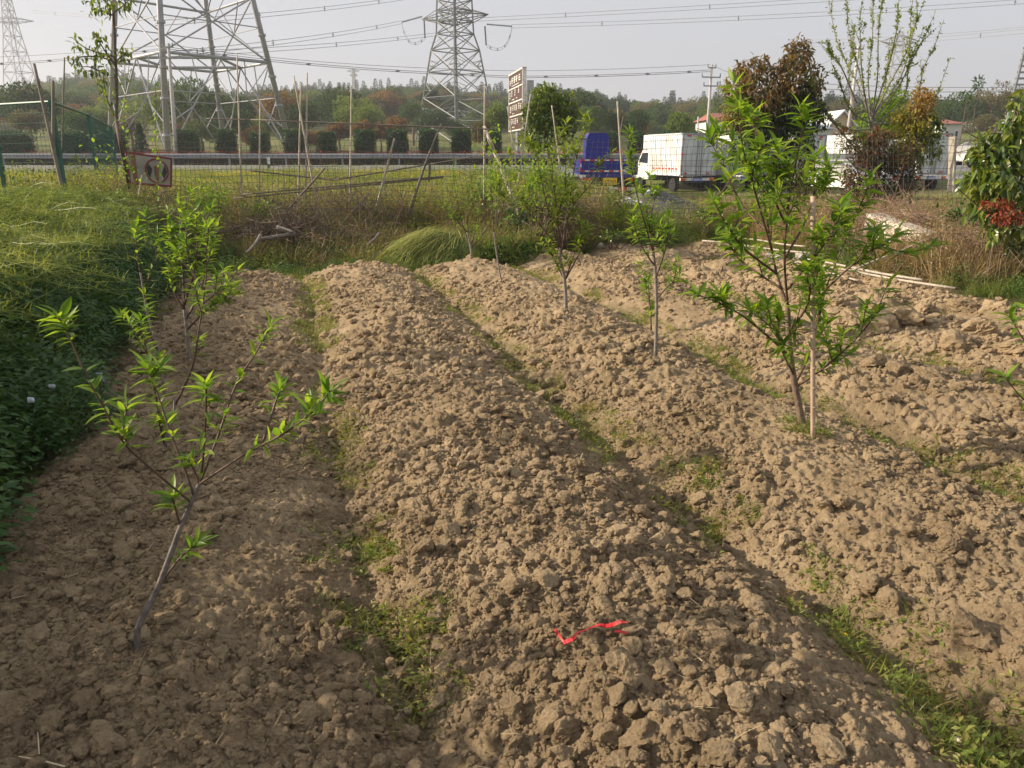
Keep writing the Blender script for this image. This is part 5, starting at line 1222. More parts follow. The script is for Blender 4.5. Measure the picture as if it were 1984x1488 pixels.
asp = (TRc-TLc).length/(TLc-BLc).length; cx_, cy_, ro, ri = .66, .5, .27, .235
circ = lambda r__, a_: (cx_+r__*math.cos(a_), cy_+r__*1.5*math.sin(a_))
mb = MB(); N_ = 36; V = [bq(*circ(ro, 2*math.pi*k/N_), .009) for k in range(N_)]+[bq(*circ(ri, 2*math.pi*k/N_), .009) for k in range(N_)]; mb.arr([tuple(v) for v in V], [(k, (k+1) % N_, N_+(k+1) % N_, N_+k) for k in range(N_)]); mb.build('ring', M_BR, t)
bquad('dark_wedge', [circ(ri*.97, 2.5), (.555, .55), circ(ri*.97, 3.95), circ(ri*.97, 3.5), circ(ri*.97, 2.95)], .008, M_BD, t)
bquad('dark_wedge', [circ(ri*.97, .7), circ(ri*.97, 0), circ(ri*.97, -.75), (.765, .42)], .008, M_BD, t)
bquad('figure', [(.60, .66), (.72, .66), (.70, .52), (.70, .2), (.63, .2), (.63, .52)], .008, M_BO, t)
# ================================================================ brush pile, heap, slab, poles, rubble
mb_ = []
def brush(name, cx, cy, rx, rz, Y, n_, lab, mat, r, lean=1.0, seed=0, zoff=0):
    rg_ = np.random.default_rng(seed); mb = MB(); c = P(cx, cy, Y); g0 = G(c.x, c.y)
    for i in range(n_):
        q = rg_.normal(0, .5, 3)*[rx*Y/1500, .5, rz*Y/1500]; a = Vector((c.x+q[0], c.y+q[1], max(g0, c.z+q[2]-abs(q[0])*.15))); d_ = Vector(rg_.normal(0, 1, 3)); d_.z *= .45*lean; d_.normalize(); L = rg_.uniform(.25, .8)
        k = Vector(rg_.normal(0, .07, 3)); mb.tube([a, a+d_*L*.5+k, a+d_*L], [r*rg_.uniform(.5, 1.2), r*.6, r*.25], 4, False)
        if rg_.random() < .6: e = a+d_*L*.5+k; mb.tube([e, e+(d_+Vector(rg_.normal(0, .6, 3)))*L*.35], [r*.5, r*.2], 3, False)
    o = mb.build(name, mat); return setp(o, lab, 'brush pile', None, 'stuff')
brush('brush_pile', 540, 445, 85, 24, 13.0, 420, 'dark tangle of dead twigs heaped at the left foot of the wire fence', M_DTWIG, .009, seed=1)
brush('brush_pile', 700, 455, 100, 18, 13.4, 300, 'low heap of dead brown brush along the middle of the wire fence', M_DTWIG, .007, seed=2)
brush('brush_pile', 330, 425, 70, 20, 12.6, 260, 'brown brush at the left end of the far field edge below the vines', M_DTWIG, .007, seed=6)
brush('brush_pile', 1880, 500, 80, 45, 10.2, 900, 'brown twiggy brush pile under the right edge camphor', simple('brush_brown', (.22, .15, .11), .9, var=.3, vscale=6), .006, .8, seed=3)
brush('brush_pile', 1720, 440, 100, 40, 11.8, 620, 'dry reddish stems tangled round the white slab', simple('brush_red', (.26, .17, .12), .9, var=.3, vscale=6), .005, 1.8, seed=4)
brush('dead_stems', 660, 395, 190, 34, 13.9, 480, 'upright dead weed stems standing along the wire fence', M_DTWIG, .005, 3.5, seed=7)
brush('brush_pile', 1060, 400, 60, 26, 13.6, 300, 'grey dead twigs behind the bushy sapling left of the blue truck', M_DTWIG, .008, 1.3, seed=5)
for a, b_, Y1, Y2, r0, r1, lab in (((478,490),(505,455),11.6,12.2,.018,.026,'broken grey stick lying at the left foot of the brush pile'), ((500,464),(572,452),12.2,12.4,.03,.034,'thick pale branch lying across the left brush pile'), ((537,440),(568,450),12.4,12.3,.03,.022,'short sawn branch just above the thick pale branch'), ((712,474),(734,452),12.4,12.8,.018,.02,'short grey stick leaning in the middle brush pile'), ((635,460),(715,375),13.6,14.0,.012,.016,'long thin dark stick slanting up right through the middle of the fence')):
    pole(a, b_, r0, r1, 'fallen_branch', M_BARKG, None, lab, 'branch', Y1, Y2, .02, 'sticks lying in the brush', False)
# cut rape heap
c = P(850, 470, 12.4); hm_r = np.random.default_rng(8); mb = MB(); Rn, Rm = 14, 28; V = []
for i in range(Rn):
    for j in range(Rm):
        a = 2*math.pi*j/Rm; q = i/(Rn-1); V.append((c.x+1.05*q*math.cos(a), c.y+.7*q*math.sin(a), G(c.x, c.y)-.03+.68*(1-q*q)+.05*math.sin(a*3+i*.4)*(q+.2)))
t = thing('cut_rape_heap', 'rounded heap of cut yellow green rape stalks at the far end of the middle ridge', 'crop heap', (c.x, c.y, G(c.x, c.y)))
mb.arr(V, [(i*Rm+j, i*Rm+(j+1) % Rm, (i+1)*Rm+(j+1) % Rm, (i+1)*Rm+j) for i in range(Rn-1) for j in range(Rm)]); mb.build('inner_mass', simple('heap_core', (.06, .085, .02), .95), t, True)
n_ = 5200; a = hm_r.uniform(0, 6.28, n_); q = np.sqrt(hm_r.random(n_)); px_ = np.stack([c.x+1.05*q*np.cos(a), c.y+.7*q*np.sin(a), G(c.x, c.y)+.68*(1-q*q)+.05*np.sin(a*3+q*5)*(q+.2)+hm_r.uniform(-.04, .09, n_)], 1)
fx_ = px_[:, 0]-(c.x+.75); D = np.stack([-np.abs(fx_)-.35+hm_r.normal(0, .5, n_), -.35-.5*hm_r.random(n_)+hm_r.normal(0, .45, n_), -.25-.75*q+hm_r.normal(0, .18, n_)+.25], 1)
V, F, rv = scatter_mesh(leaf_tpl(3, .022, .1, .45), px_, frames(D, hm_r), hm_r.uniform(.12, .42, n_), hm_r)
o = place('stalks', V, F, leafmat('cut_stalks', [(.13, .19, .035), (.24, .29, .06), (.34, .36, .10), (.36, .30, .13)], .3), t, attrs={'rnd': rv}); o['kind'] = 'stuff'
c = P(985, 480, 12.2); n_ = 3000; a = hm_r.uniform(0, 6.28, n_); q = np.sqrt(hm_r.random(n_)); px_ = np.stack([c.x+.75*q*np.cos(a), c.y+.5*q*np.sin(a), G(c.x, c.y)+.34*(1-q*q)+hm_r.uniform(-.1, .05, n_)], 1); D = hm_r.normal(0, .6, (n_, 3)); D[:, 2] += .1
V, F, rv = scatter_mesh(NARROW, px_, frames(D, hm_r), hm_r.uniform(.04, .10, n_), hm_r); o = place('weed_heap', V, F, leafmat('weed_heap', [(.04, .09, .02), (.10, .16, .03), (.2, .24, .06)], .35), attrs={'rnd': rv}); setp(o, 'feathery dark green weed clump right of the cut rape heap', 'weeds', kind='stuff')
# white slab
A, B = P(1700, 412, 11.9), P(1812, 452, 10.6); t = thing('concrete_slab', 'white broken concrete beam lying in dry weeds at right', 'slab', (A.x, A.y, G(A.x, A.y)))
d_ = (B-A); L = d_.length; ang = math.atan2(d_.y, d_.x); c_ = (A+B)/2; R_ = Matrix.Rotation(ang, 3, 'Z')@Matrix.Rotation(-math.asin(max(-1, min(1, d_.z/L))), 3, 'Y'); gs = simple('slab_white', (.66, .60, .50), .85, var=.10, vscale=3, bump=.3, dirt=(.50, .43, .34), dirts=2)
mb = MB(); mb.box(c_+Vector((0, .12, -.18)), (L, .26, .34), R_); mb.build('beam', gs, t)
A2, B2 = P(1385, 452, 12.6), P(1700, 470, 11.6)
def rock(name, lab, cat, px, py, s3, mat, seed, lift=.35, Y=None):
    p = PG(px, py) if Y is None else P(px, py, Y)
    if Y: p.z = G(p.x, p.y)+s3[2]*.15
    me = clod_mesh(seed, 3, name); me.materials.clear(); me.materials.append(mat); o = add(name, me, None, (p.x, p.y, p.z+s3[2]*lift*.5)); o.scale = s3; o.rotation_euler = (0, 0, seed*.7); setp(o, lab, cat); return o
M_RUB = simple('rubble', (.46, .44, .40), .9, var=.3, vscale=5, bump=.6, dirt=(.25, .2, .14), dirts=5)
for i, (px, py, s3, lab) in enumerate([(1500,452,(.5,.4,.3),'pale plaster lump behind the big sapling, left of the slab'),(1560,456,(.45,.35,.3),'grey white rubble chunk behind the big sapling stake'),(1425,436,(.35,.3,.25),'small pale rubble chunk left of the big sapling crown'),(1640,440,(.4,.3,.26),'pale rubble chunk close to the left end of the slab')]):
    rock('rubble_chunk', lab, 'rubble', px, py, tuple(v*.75 for v in s3), M_RUB, 40+i, Y=11.9)
# lying bamboo poles
for i, (a, b_, Y1, Y2, r0, r1, lab) in enumerate([((1540,507),(1848,577),10.6,8.9,.012,.016,'longest bamboo pole lying along the right field edge, reaching furthest right'),((1560,502),(1785,556),10.7,9.3,.012,.016,'bamboo pole lying just behind the longest one'),((1700,532),(1760,548),9.9,9.5,.010,.012,'short bamboo length lying on the longer poles'),((1538,505),(1662,548),10.5,9.6,.010,.012,'thin bamboo lying in front of the others, left part'),((1360,466),(1580,492),12.0,11.0,.012,.014,'thin pale cane lying behind the big sapling'),((1440,462),(1560,478),12.1,11.2,.010,.012,'shorter pale cane lying behind the big sapling'),((1650,525),(1800,462),9.9,10.4,.014,.010,'grey stick propped up over the lying bamboo poles')]):
    A, B = P(a[0], a[1], Y1), P(b_[0], b_[1], Y2)
    if i != 6: A.z = max(A.z, SG(A.x, A.y)+.07); B.z = max(B.z, SG(B.x, B.y)+.07)
    mb = MB(); pts = [lerp(A, B, q)+Vector((0, 0, .008*math.sin(q*7))) for q in np.linspace(0, 1, 10)]; mb.tube(pts, list(np.linspace(r0, r1, 10)), 7)
    for q in np.arange(.05, .98, .09): c_ = lerp(A, B, q)+Vector((0, 0, .008*math.sin(q*7))); e_ = (B-A).normalized()*.006; mb.tube([c_-e_, c_+e_], lerp(r0, r1, q)*1.2, 7)
    setp(mb.build('lying_bamboo', M_BAMB, None, True), lab, 'bamboo', 'bamboo poles lying at the field edge')
# gravel pile and bags
c = P(1262, 400, 20.5); g0 = G(c.x, c.y); rp_ = np.random.default_rng(12); V = []
for i in range(12):
    for j in range(26): a = 2*math.pi*j/26; q = i/11; V.append((c.x+1.7*q*math.cos(a), c.y+1.0*q*math.sin(a), g0-.05+.86*(1-q)**.62+.05*rp_.random()))
mb = MB(); mb.arr(V, [(i*26+j, i*26+(j+1) % 26, (i+1)*26+(j+1) % 26, (i+1)*26+j) for i in range(11) for j in range(26)]); gp_ = mb.build('gravel_pile', simple('gravel', (.13, .125, .13), .95, var=.5, vscale=25, bump=1)); setp(gp_, 'dark grey gravel pile beyond the fence below the first white truck', 'gravel pile')
for i, (px, py, Y, s3, m_, lab) in enumerate([(1215,376,19.95,(.95,.6,.40),'w','white woven sack lying on the left shoulder of the gravel pile'),(1180,392,20.0,(1.0,.7,.75),'p','bulging pink and white sack left of the gravel pile'),(1150,412,19.9,(.8,.6,.5),'w','crumpled white sack below the pink one'),(1262,366,20.3,(.8,.5,.2),'w','flat pale sheet on top of the gravel pile')]):
    mt = simple('sack_%s' % m_, (.72, .72, .74) if m_ == 'w' else (.70, .50, .42), .6, var=.15, vscale=5, bump=.6); p = P(px, py, Y); q_ = min(1, math.hypot((p.x-c.x)/1.7, (p.y-c.y)/1.0)); p.z = g0-.05+.86*(1-q_)**.62+s3[2]*.22; me = clod_mesh(80+i, 3, 'sack'); me.materials.clear(); me.materials.append(mt); me.polygons.foreach_set('use_smooth', [True]*len(me.polygons)); o = add('sack', me, None, p); o.scale = s3; o.rotation_euler = (0, 0, .3*i); setp(o, lab, 'sack', 'sacks by the gravel pile')
rock('pale_stone', 'single pale stone in the grass at the far end of the third ridge', 'stone', 1163, 480, (.17,.13,.14), M_CONC, 33)
rock('pale_stone', 'flat whitish stone half buried in the weeds at the bottom right', 'stone', 1845, 1456, (.055,.04,.075), M_CONC, 35)
# weeds on the right: dry grass and green tufts
dg = [tuft(46, .55, .006, .45, .14, M_DRY, 'dry_tuft_%d' % k, 400+k, .3) for k in range(3)]
def right_c(x, y):
    u, v = uv(x, y); return (u > 7.9) & (u < 13) & (y > 9.3) & (y < 15.5)
x, y = region(8500, lambda x, y: right_c(x, y) & (vn(x/.9, y/.9, 96) > .3), 2, 12, 8, 16, rng); put('dry_weeds', dg+[leafy(70, .16, .7, .05, M_DRY, 'dry_herb', 440, NARROW)], x, y, .55, 1.4, rng, 'dry brown grass thicket between the field and the trucks at right', 'dry grass', .3)
x, y = region(2600, lambda x, y: right_c(x, y) & (vn(x/.8, y/.8, 97) > .5), 2, 12, 8, 16, rng); put('green_thicket', bank_leaf+ms, x, y, .7, 1.2, rng, 'dark green leafy weeds mixed into the dry thicket at right', 'weeds', .3)
def behind_c(x, y): return (x > 2.2) & (x/y < .9) & (y > 15) & (y < 34) & ~((x < 6.2) & (y < 21.5))
x, y = region(5200, behind_c, 2, 30, 15, 34, rng); put('lot_grass', mg+ms+dg, x, y, .25, .6, rng, 'rough grass between the wire fence and the parked trucks', 'grass', .3)
x, y = region(3600, lambda x, y: (x > -9) & (x < 2.2) & (vn(x/1.1, y/1.1, 98) > .25), -9, 2.2, 14.0, 19.5, rng); put('tall_fence_weeds', [leafy(110, .16, .85, .05, M_RAPE, 'tall_herb_%d' % k, 430+k, NARROW) for k in range(2)]+[leafy(90, .2, .8, .05, M_DARKG, 'tall_dark_herb', 436, NARROW), tuft(46, .8, .006, .4, .14, M_DRY, 'tall_dry_tuft', 437, .25)], x, y, .45, 1.25, rng, 'tall pale flowering weeds just behind the wire fence', 'weeds', .12)
x, y = region(5200, lambda x, y: (y > 11.4) & (soil_mask(x, y) < .2) & (y < 14.6) & (x > -6) & (x < 1.4), -6, 3, 12, 15, rng); put('fence_foot_weeds', dg+ms+bank_leaf, x, y, .5, 1.0, rng, 'mixed green and dry weeds along the foot of the wire fence', 'weeds', .3)
# ================================================================ litter
def ribbon(name, pts, wdt, mat, lab, cat, tw=.0):
    mb = MB(); V = []; n_ = len(pts)
    for i, (px, py) in enumerate(pts):
        p = PG(px, py); z = max(SG(p.x+q1, p.y+q2) for q1 in (-.012, 0, .012) for q2 in (-.012, 0, .012))+.026; a = i*tw; V += [(p.x-wdt*math.cos(a)*.2, p.y-wdt*.5, z), (p.x+wdt*math.cos(a)*.2, p.y+wdt*.5, z+.006*math.sin(a))]
    V2 = [(a, b, c-.0015) for a, b, c in V]; mb.arr(V+V2, [(2*i, 2*i+1, 2*i+3, 2*i+2) for i in range(n_-1)]+[(2*n_+2*i, 2*n_+2*i+2, 2*n_+2*i+3, 2*n_+2*i+1) for i in range(n_-1)]); o = mb.build(name, mat); return setp(o, lab, cat)
M_REDT = simple('red_tape', (.5, .015, .02), .5, var=.35, vscale=60, bump=.5, dirt=(.3, .12, .08), dirts=40)
rb = [(1074,1256),(1080,1266),(1092,1272),(1108,1272),(1118,1266),(1132,1264),(1146,1261),(1160,1258),(1172,1255),(1186,1252),(1200,1251),(1214,1250)]
ribbon('red_ribbon', rb, .013, M_REDT, 'bright red plastic ribbon lying across the middle ridge in the foreground', 'ribbon', .9)
ribbon('red_ribbon_end', [(1072,1282),(1074,1276),(1078,1270)], .010, M_REDT, 'tiny red ribbon end just left of the long red ribbon', 'ribbon')
ribbon('red_ribbon_end', [(1190,1259),(1202,1259),(1214,1257)], .012, M_REDT, 'short red strip under the right end of the red ribbon', 'ribbon')
def crumple(name, px, py, s3, mat, lab, cat, seed, lift=.02):
    V, Fc = icosphere(3); V = V*(1+.5*(vn(V[:, 0]*2.2+seed, V[:, 1]*2.2+V[:, 2]*2, seed)-.5)[:, None])*(1+.35*(vn(V[:, 0]*5, V[:, 2]*5+V[:, 1]*4, seed+2)-.5)[:, None]); p = PG(px, py)
    me = mesh_np(name, V, Fc, mat); o = add(name, me, None, (p.x, p.y, SG(p.x, p.y)+s3[2]*.8)); o.scale = s3; setp(o, lab, cat); return o
M_BAG = simple('thin_plastic', (.62, .68, .78), .35, var=.12, vscale=20)
bg_ = crumple('plastic_bag', 193, 752, (.055,.03,.05), M_BAG, 'crumpled bluish white plastic bag on the soil beside the left bank', 'plastic bag', 4)
p = PG(60, 905)
for i, (px, py, z_, s_, lab) in enumerate([(100,748,.25,.018,'small white scrap caught low on the left bank, nearer the bag'),(60,775,.30,.022,'white scrap caught in the dark bank leaves at the left'),(155,500,.35,.04,'pale plastic film high on the left bank'),(250,470,.3,.02,'white scrap on the top end of the left bank')]):
    Yq = {0: 4.2, 1: 3.9, 2: 7.8, 3: 10}[i]; q = P(px, py, Yq); V, Fc = icosphere(2); V = V*(1+.6*(vn(V[:, 0]*2+i, V[:, 1]*2, i)-.5)[:, None]); o = add('plastic_scrap', mesh_np('plastic_scrap', V, Fc, M_BAG), None, q); o.scale = (s_, s_*.5, s_*.7); setp(o, lab, 'scrap', 'plastic scraps on the bank')
o = ribbon('yellow_leaf', [(1629,1243),(1634,1248),(1640,1254)], .012, M_YEL, 'single fallen yellow leaf in the right furrow', 'leaf')
o = ribbon('twig', [(575,1044),(590,1050),(605,1058),(625,1068)], .006, M_DTWIG, 'dark twig lying in the left furrow', 'twig')
o = ribbon('twig', [(1750,1332),(1775,1334),(1800,1332)], .006, M_DTWIG, 'thin bent twig in the mud of the right furrow', 'twig')
# ================================================================ saplings
rs_ = np.random.default_rng(77)
LT = [leaf_tpl(5, wd, fo, dr, .8) for wd, fo, dr in ((.28, .45, .22), (.25, .5, .35), (.30, .35, .16), (.23, .6, .42), (.27, .4, .05))]
LEAFM = []
for k, tp_ in enumerate(LT*3):
    V, F, rv = scatter_mesh(tp_, np.zeros((1, 3)), np.eye(3)[None], [1.0], rs_); LEAFM.append(mesh_np('leaf', V, F, M_PEACH, True, {'rnd': rv}))
def sapling(name, lab, base, paths, Y, lsize, nobj=0, cat='sapling', group='peach saplings planted along the ridges', per_m=34, twigs=0, trunk=(.02, .012), r0=.008, mat=None, tmat=None, dy=.12, tipn=9, start=.25, up=.45):
    """paths: (list of (px,py[,dY]), is_trunk)"""
    t = thing(name, lab, cat, base, group); W = Vector(base); LP, LD, LS = [], [], []
    def leaves(pts, t0, dens, tip):
        A = [Vector(p) for p in pts]; L = sum((A[i+1]-A[i]).length for i in range(len(A)-1)); n_ = int(L*dens*(1-t0))
        if n_: 
            q, d_, tt = along(A, n_, rs_, t0)
            g = rs_.uniform(0, 6.28, n_); rad_ = np.stack([np.cos(g), np.sin(g), np.zeros(n_)], 1); rad_ -= d_*(rad_*d_).sum(1, keepdims=True); 
            LP.append(q); LD.append(rad_*1.15+d_*.40+[0, 0, up*.35]); LS.append(lsize*rs_.uniform(.55, 1.0, n_))
        if tip:
            d_ = (A[-1]-A[-2]).normalized(); g = np.arange(tip)*2.4+rs_.uniform(0, 6); rad_ = np.stack([np.cos(g), np.sin(g), np.zeros(tip)], 1); fr_ = np.linspace(0, 1, tip)[:, None]
            LP.append(np.array([tuple(A[-1])]*tip)-np.array(d_)[None]*(1-fr_)*.05); LD.append(rad_*(1.25-.8*fr_)+np.array(d_)[None]*(.25+.55*fr_)+[0, 0, .12]); LS.append(lsize*rs_.uniform(.8, 1.15, tip))
    for pth, istr in paths:
        y0 = rs_.normal(0, dy) if not istr else 0; k_ = len(pth)
        raw = []
        for i, p in enumerate(pth):
            dY = p[2] if len(p) > 2 else (y0*i/(k_-1))
            raw.append(P(p[0], p[1], Y+dY))
        if istr and istr == 1: raw[0] = Vector((raw[0].x, raw[0].y, W.z-.03))
        pts = smooth(raw); mb = MB(); ra, rb_ = trunk if istr else (r0, .0022)
        mb.tube(pts, list(np.linspace(ra, rb_, len(pts))), 7 if istr else 5); mb.build('trunk' if istr else 'branch', (tmat or M_BARKG) if istr else M_TWIG, t, True)
        if not istr: leaves(pts, start, per_m, tipn)
        for k in range(twigs if not istr else 0):
            q, d_, tt = along(pts, 1, rs_, .15); q = Vector(q[0]); v = Vector(rs_.normal(0, 1, 3)); v.z = abs(v.z)*.6+.3; v.normalize(); L = rs_.uniform(.06, .20); v = (v+Vector(d_[0])*.8).normalized()
            pp = [q, q+v*L*.5, q+v*L+Vector((0, 0, L*.15))]; mb = MB(); mb.tube(pp, [.0035, .0028, .0018], 4, False); mb.build('twig', M_TWIG, t); leaves(pp, .1, per_m*1.2, max(5, tipn-2))
    LP = np.concatenate(LP); LD = np.concatenate(LD); LS = np.concatenate(LS); n_ = len(LP); LD = LD+rs_.normal(0, .18, LD.shape); R = frames(LD, rs_, .5)
    big_ = np.argsort(-LS)
    if nobj:
        ob = big_[:nobj]; rest = big_[nobj:]
        for i in ob:
            M = Matrix([list(R[i][r]) for r in range(3)]).to_4x4(); o = bpy.data.objects.new('leaf', LEAFM[rs_.integers(0, len(LEAFM))]); C.objects.link(o); o.parent = t
            M = Matrix.Translation(Vector(LP[i])-W)@M@Matrix.Scale(float(LS[i]), 4); o.matrix_local = M
    else: rest = big_
    if len(rest):
        ps = [scatter_mesh(LT[k], LP[rest[k::5]], R[rest[k::5]], LS[rest[k::5]], rs_) for k in range(5) if len(rest[k::5])]
        V, F, rv = merge(ps); f = place('foliage', V, F, mat or M_PEACH, t, True, attrs={'rnd': rv}); f['kind'] = 'stuff'
    return t
# A nearest, left
bA = PG(272, 1283); bA.z = SG(bA.x, bA.y); YA = bA.y
sapling('peach_sapling', 'nearest peach sapling, bent grey stem and large bright leaves at lower left', bA,
 [([(272,1283),(267,1218,.0),(303,1145,.03),(335,1062,.05),(350,1021,.06),(368,980,.07),(386,938,.08)], 1),
  ([(386,938,.08),(407,886,.1),(428,829,.14),(459,741,.2),(495,685,.24),(523,632,.28)], 0),([(390,925,.08),(394,880,.06),(399,800,.02),(399,745,0)], 0),
  ([(386,938,.08),(448,897,.02),(490,871,-.03),(542,845,-.08),(593,809,-.1),(624,778,-.12),(640,757,-.13)], 0),([(510,855,-.05),(523,815,0),(536,773,.03),(545,752,.05)], 0),
  ([(371,974,.07),(340,948,.05),(262,881,-.02),(231,845,-.05),(200,788,-.08),(168,729,-.1),(134,652,-.1),(112,612,-.1)], 0),
  ([(375,958,.07),(347,881,.12),(329,835,.15),(303,757,.2),(283,710,.22)], 0),([(236,850,-.05),(242,810,-.02),(247,782,0)], 0),([(350,1021,.06),(340,985,.05),(333,960,.04)], 0),
  ([(305,1142,.03),(345,1085,.08),(384,1052,.1)], 0),([(386,938,.08),(372,900,.1),(362,890,.1)], 0),([(247,862,-.05),(242,848,-.04),(238,836,-.03)], 0),([(593,809,-.1),(598,795,-.1),(600,785,-.1)], 0),([(300,757,.2),(296,730,.2),(310,712,.2)], 0)],
 YA, .068, nobj=290, per_m=95, tmat=simple('sapling_bark', (.16, .135, .12), .7, var=.35, vscale=60, bump=.4), trunk=(.0108, .0065), r0=.0040, dy=.03, tipn=10, start=.33)
# leafless side twigs need no leaves near ground: kept short
bB2 = PG(325, 885); bB2.z = SG(bB2.x, bB2.y)
sapling('peach_sapling', 'slender sapling just behind the nearest one, its long stem curving right', bB2,
 [([(327,907),(319,860),(336,810),(339,773)], 1),([(339,786),(373,712),(385,640),(393,588),(401,511),(399,440)], 0),([(322,867),(300,760),(286,690),(272,620)], 0),([(319,860),(312,835),(308,815)], 0),([(393,588),(425,560),(433,520)], 0),([(395,560),(370,520),(360,470)], 0)],
 bB2.y, .07, nobj=0, per_m=80, twigs=3, trunk=(.010, .007), r0=.006, dy=.12, tipn=8, start=.55)
bB = PG(368, 712); bB.z = SG(bB.x, bB.y)
sapling('peach_sapling', 'tall leafy sapling second from the left on the left ridge', bB,
 [([(368,712),(362,640),(357,600)], 1),([(357,600),(355,540),(350,480),(349,430),(347,392)], 0),([(357,600),(335,560),(325,500),(330,440)], 0),([(360,620),(385,570),(400,520),(410,470)], 0),([(357,590),(375,530),(382,470),(380,420)], 0),([(362,640),(400,600),(425,585)], 0)],
 bB.y, .085, per_m=60, twigs=6, trunk=(.014, .011), r0=.008, tipn=8)
bB3 = PG(318, 760); bB3.z = SG(bB3.x, bB3.y)
sapling('peach_sapling', 'thin sapling with three spaced leaf tufts against the dark bank', bB3,
 [([(318,760),(309,686),(296,640)], 1),([(296,640),(286,608),(278,560),(272,528)], 2),([(272,528),(266,490),(262,440)], 0),([(296,640),(290,620),(284,600)], 0),([(280,560),(300,505),(305,460)], 0),([(305,680),(285,640),(262,640)], 0)],
 bB3.y, .085, per_m=50, twigs=1, trunk=(.008, .006), r0=.006, tipn=9, dy=.05)
# C
bC = PG(1097, 610); bC.z = SG(bC.x, bC.y)
sapling('peach_sapling', 'many-branched sapling on the second ridge left of the blue truck', bC,
 [([(1097,610),(1094,545),(1085,500),(1085,480)], 1),([(1085,480),(1078,400),(1070,330),(1085,260)], 0),([(1085,500),(1100,420),(1112,330),(1126,270),(1134,225)], 0),([(1094,545),(1130,480),(1175,430),(1200,420)], 0),([(1085,480),(1045,435),(1015,390),(992,335)], 0),([(1085,490),(1060,400),(1045,330),(1038,290)], 0),([(1092,540),(1075,505),(1068,490)], 0),([(1094,545),(1110,500),(1120,470),(1140,440)], 0),([(1085,470),(1110,400),(1150,350),(1160,320)], 0),([(1080,450),(1040,400),(1000,400),(975,380)], 0),([(1080,420),(1095,360),(1095,300)], 0)],
 bC.y, .09, per_m=62, twigs=5, trunk=(.019, .012), r0=.0075, tipn=8, mat=leafmat('peach_leaf_far', [(.09, .15, .025), (.15, .22, .03), (.22, .28, .04)], .45))
# D
bD = PG(1270, 692); bD.z = SG(bD.x, bD.y)
sapling('peach_sapling', 'straight slim sapling on the second ridge between the many-branched and the biggest one', bD,
 [([(1270,692),(1272,600),(1270,530),(1266,490)], 1),([(1266,490),(1240,400),(1226,340),(1220,300)], 0),([(1268,500),(1262,420),(1275,365)], 0),([(1270,540),(1290,480),(1296,420)], 0),([(1272,520),(1245,480),(1225,430)], 0),([(1266,490),(1255,420),(1245,370)], 0),([(1272,580),(1300,550),(1325,545)], 0),([(1262,640),(1258,580),(1256,540)], 0)],
 bD.y, .08, per_m=80, twigs=4, trunk=(.014, .010), r0=.007, tipn=8)
# E the big one
bE = PG(1557, 832); bE.z = SG(bE.x, bE.y)
sapling('peach_sapling', 'largest leafy sapling at right, crown overlapping the white trucks', bE,
 [([(1557,832),(1540,745),(1530,680),(1528,640),(1526,590)], 1),([(1526,590,0),(1505,530,.05),(1490,450,.1),(1472,330,.15),(1464,260,.2),(1458,220,.2)], 0),([(1526,590),(1520,500,-.1),(1527,400,-.15),(1545,300,-.2),(1554,250,-.2),(1549,208,-.2)], 0),
  ([(1540,745),(1570,680,.1),(1600,560,.15),(1645,450,.2),(1690,345,.25)], 0),([(1530,690),(1480,645,-.1),(1420,600,-.2),(1345,568,-.25)], 0),([(1542,750),(1600,710,-.1),(1660,655,-.2),(1700,605,-.25)], 0),([(1505,530),(1440,480,-.1),(1405,430,-.2),(1380,385,-.2)], 0),
  ([(1497,490),(1465,380,-.05),(1440,290,-.15),(1428,198,-.2)], 0),([(1520,500),(1560,430,.1),(1580,370,.2),(1600,345,.2)], 0),([(1600,560),(1650,515,-.1),(1700,480,-.2),(1755,492,-.25)], 0),([(1490,450),(1440,400,.2),(1400,320,.25),(1372,265,.3)], 0),([(1527,560),(1560,520,-.2),(1600,470,-.3),(1622,430,-.3)], 0),
  ([(1540,730),(1515,680,-.1),(1500,640,-.15),(1450,600,-.15)], 0),([(1515,560),(1470,530,.1),(1430,500,.2),(1410,460,.2)], 0),([(1525,440),(1500,380,-.1),(1510,330,-.1),(1505,280,-.1)], 0),([(1530,640),(1560,600,-.2),(1570,560,-.25),(1565,520,-.3)], 0),([(1575,650),(1590,600,.1),(1590,520,.2),(1640,410,.3)], 0)],
 bE.y, .098, nobj=296, per_m=60, twigs=5, trunk=(.020, .013), r0=.007, tipn=8, start=.15, tmat=simple('peach_bark', (.17, .12, .09), .8, var=.3, vscale=40, bump=.4))
# stake beside it
A = PG(1577, 852); mb = MB(); B = P(1575, 380, A.y-.02); pts = [lerp(A-Vector((0, 0, .05)), B, q) for q in np.linspace(0, 1, 12)]; mb.tube(pts, .0125, 8)
for q in np.arange(.06, .98, .085): c_ = lerp(A, B, q); mb.tube([c_-Vector((0, 0, .005)), c_+Vector((0, 0, .005))], .0155, 8)
setp(mb.build('bamboo_stake', simple('stake', (.42, .31, .22), .7, var=.25, vscale=8), None, True), 'upright bamboo stake standing right beside the largest sapling', 'stake')
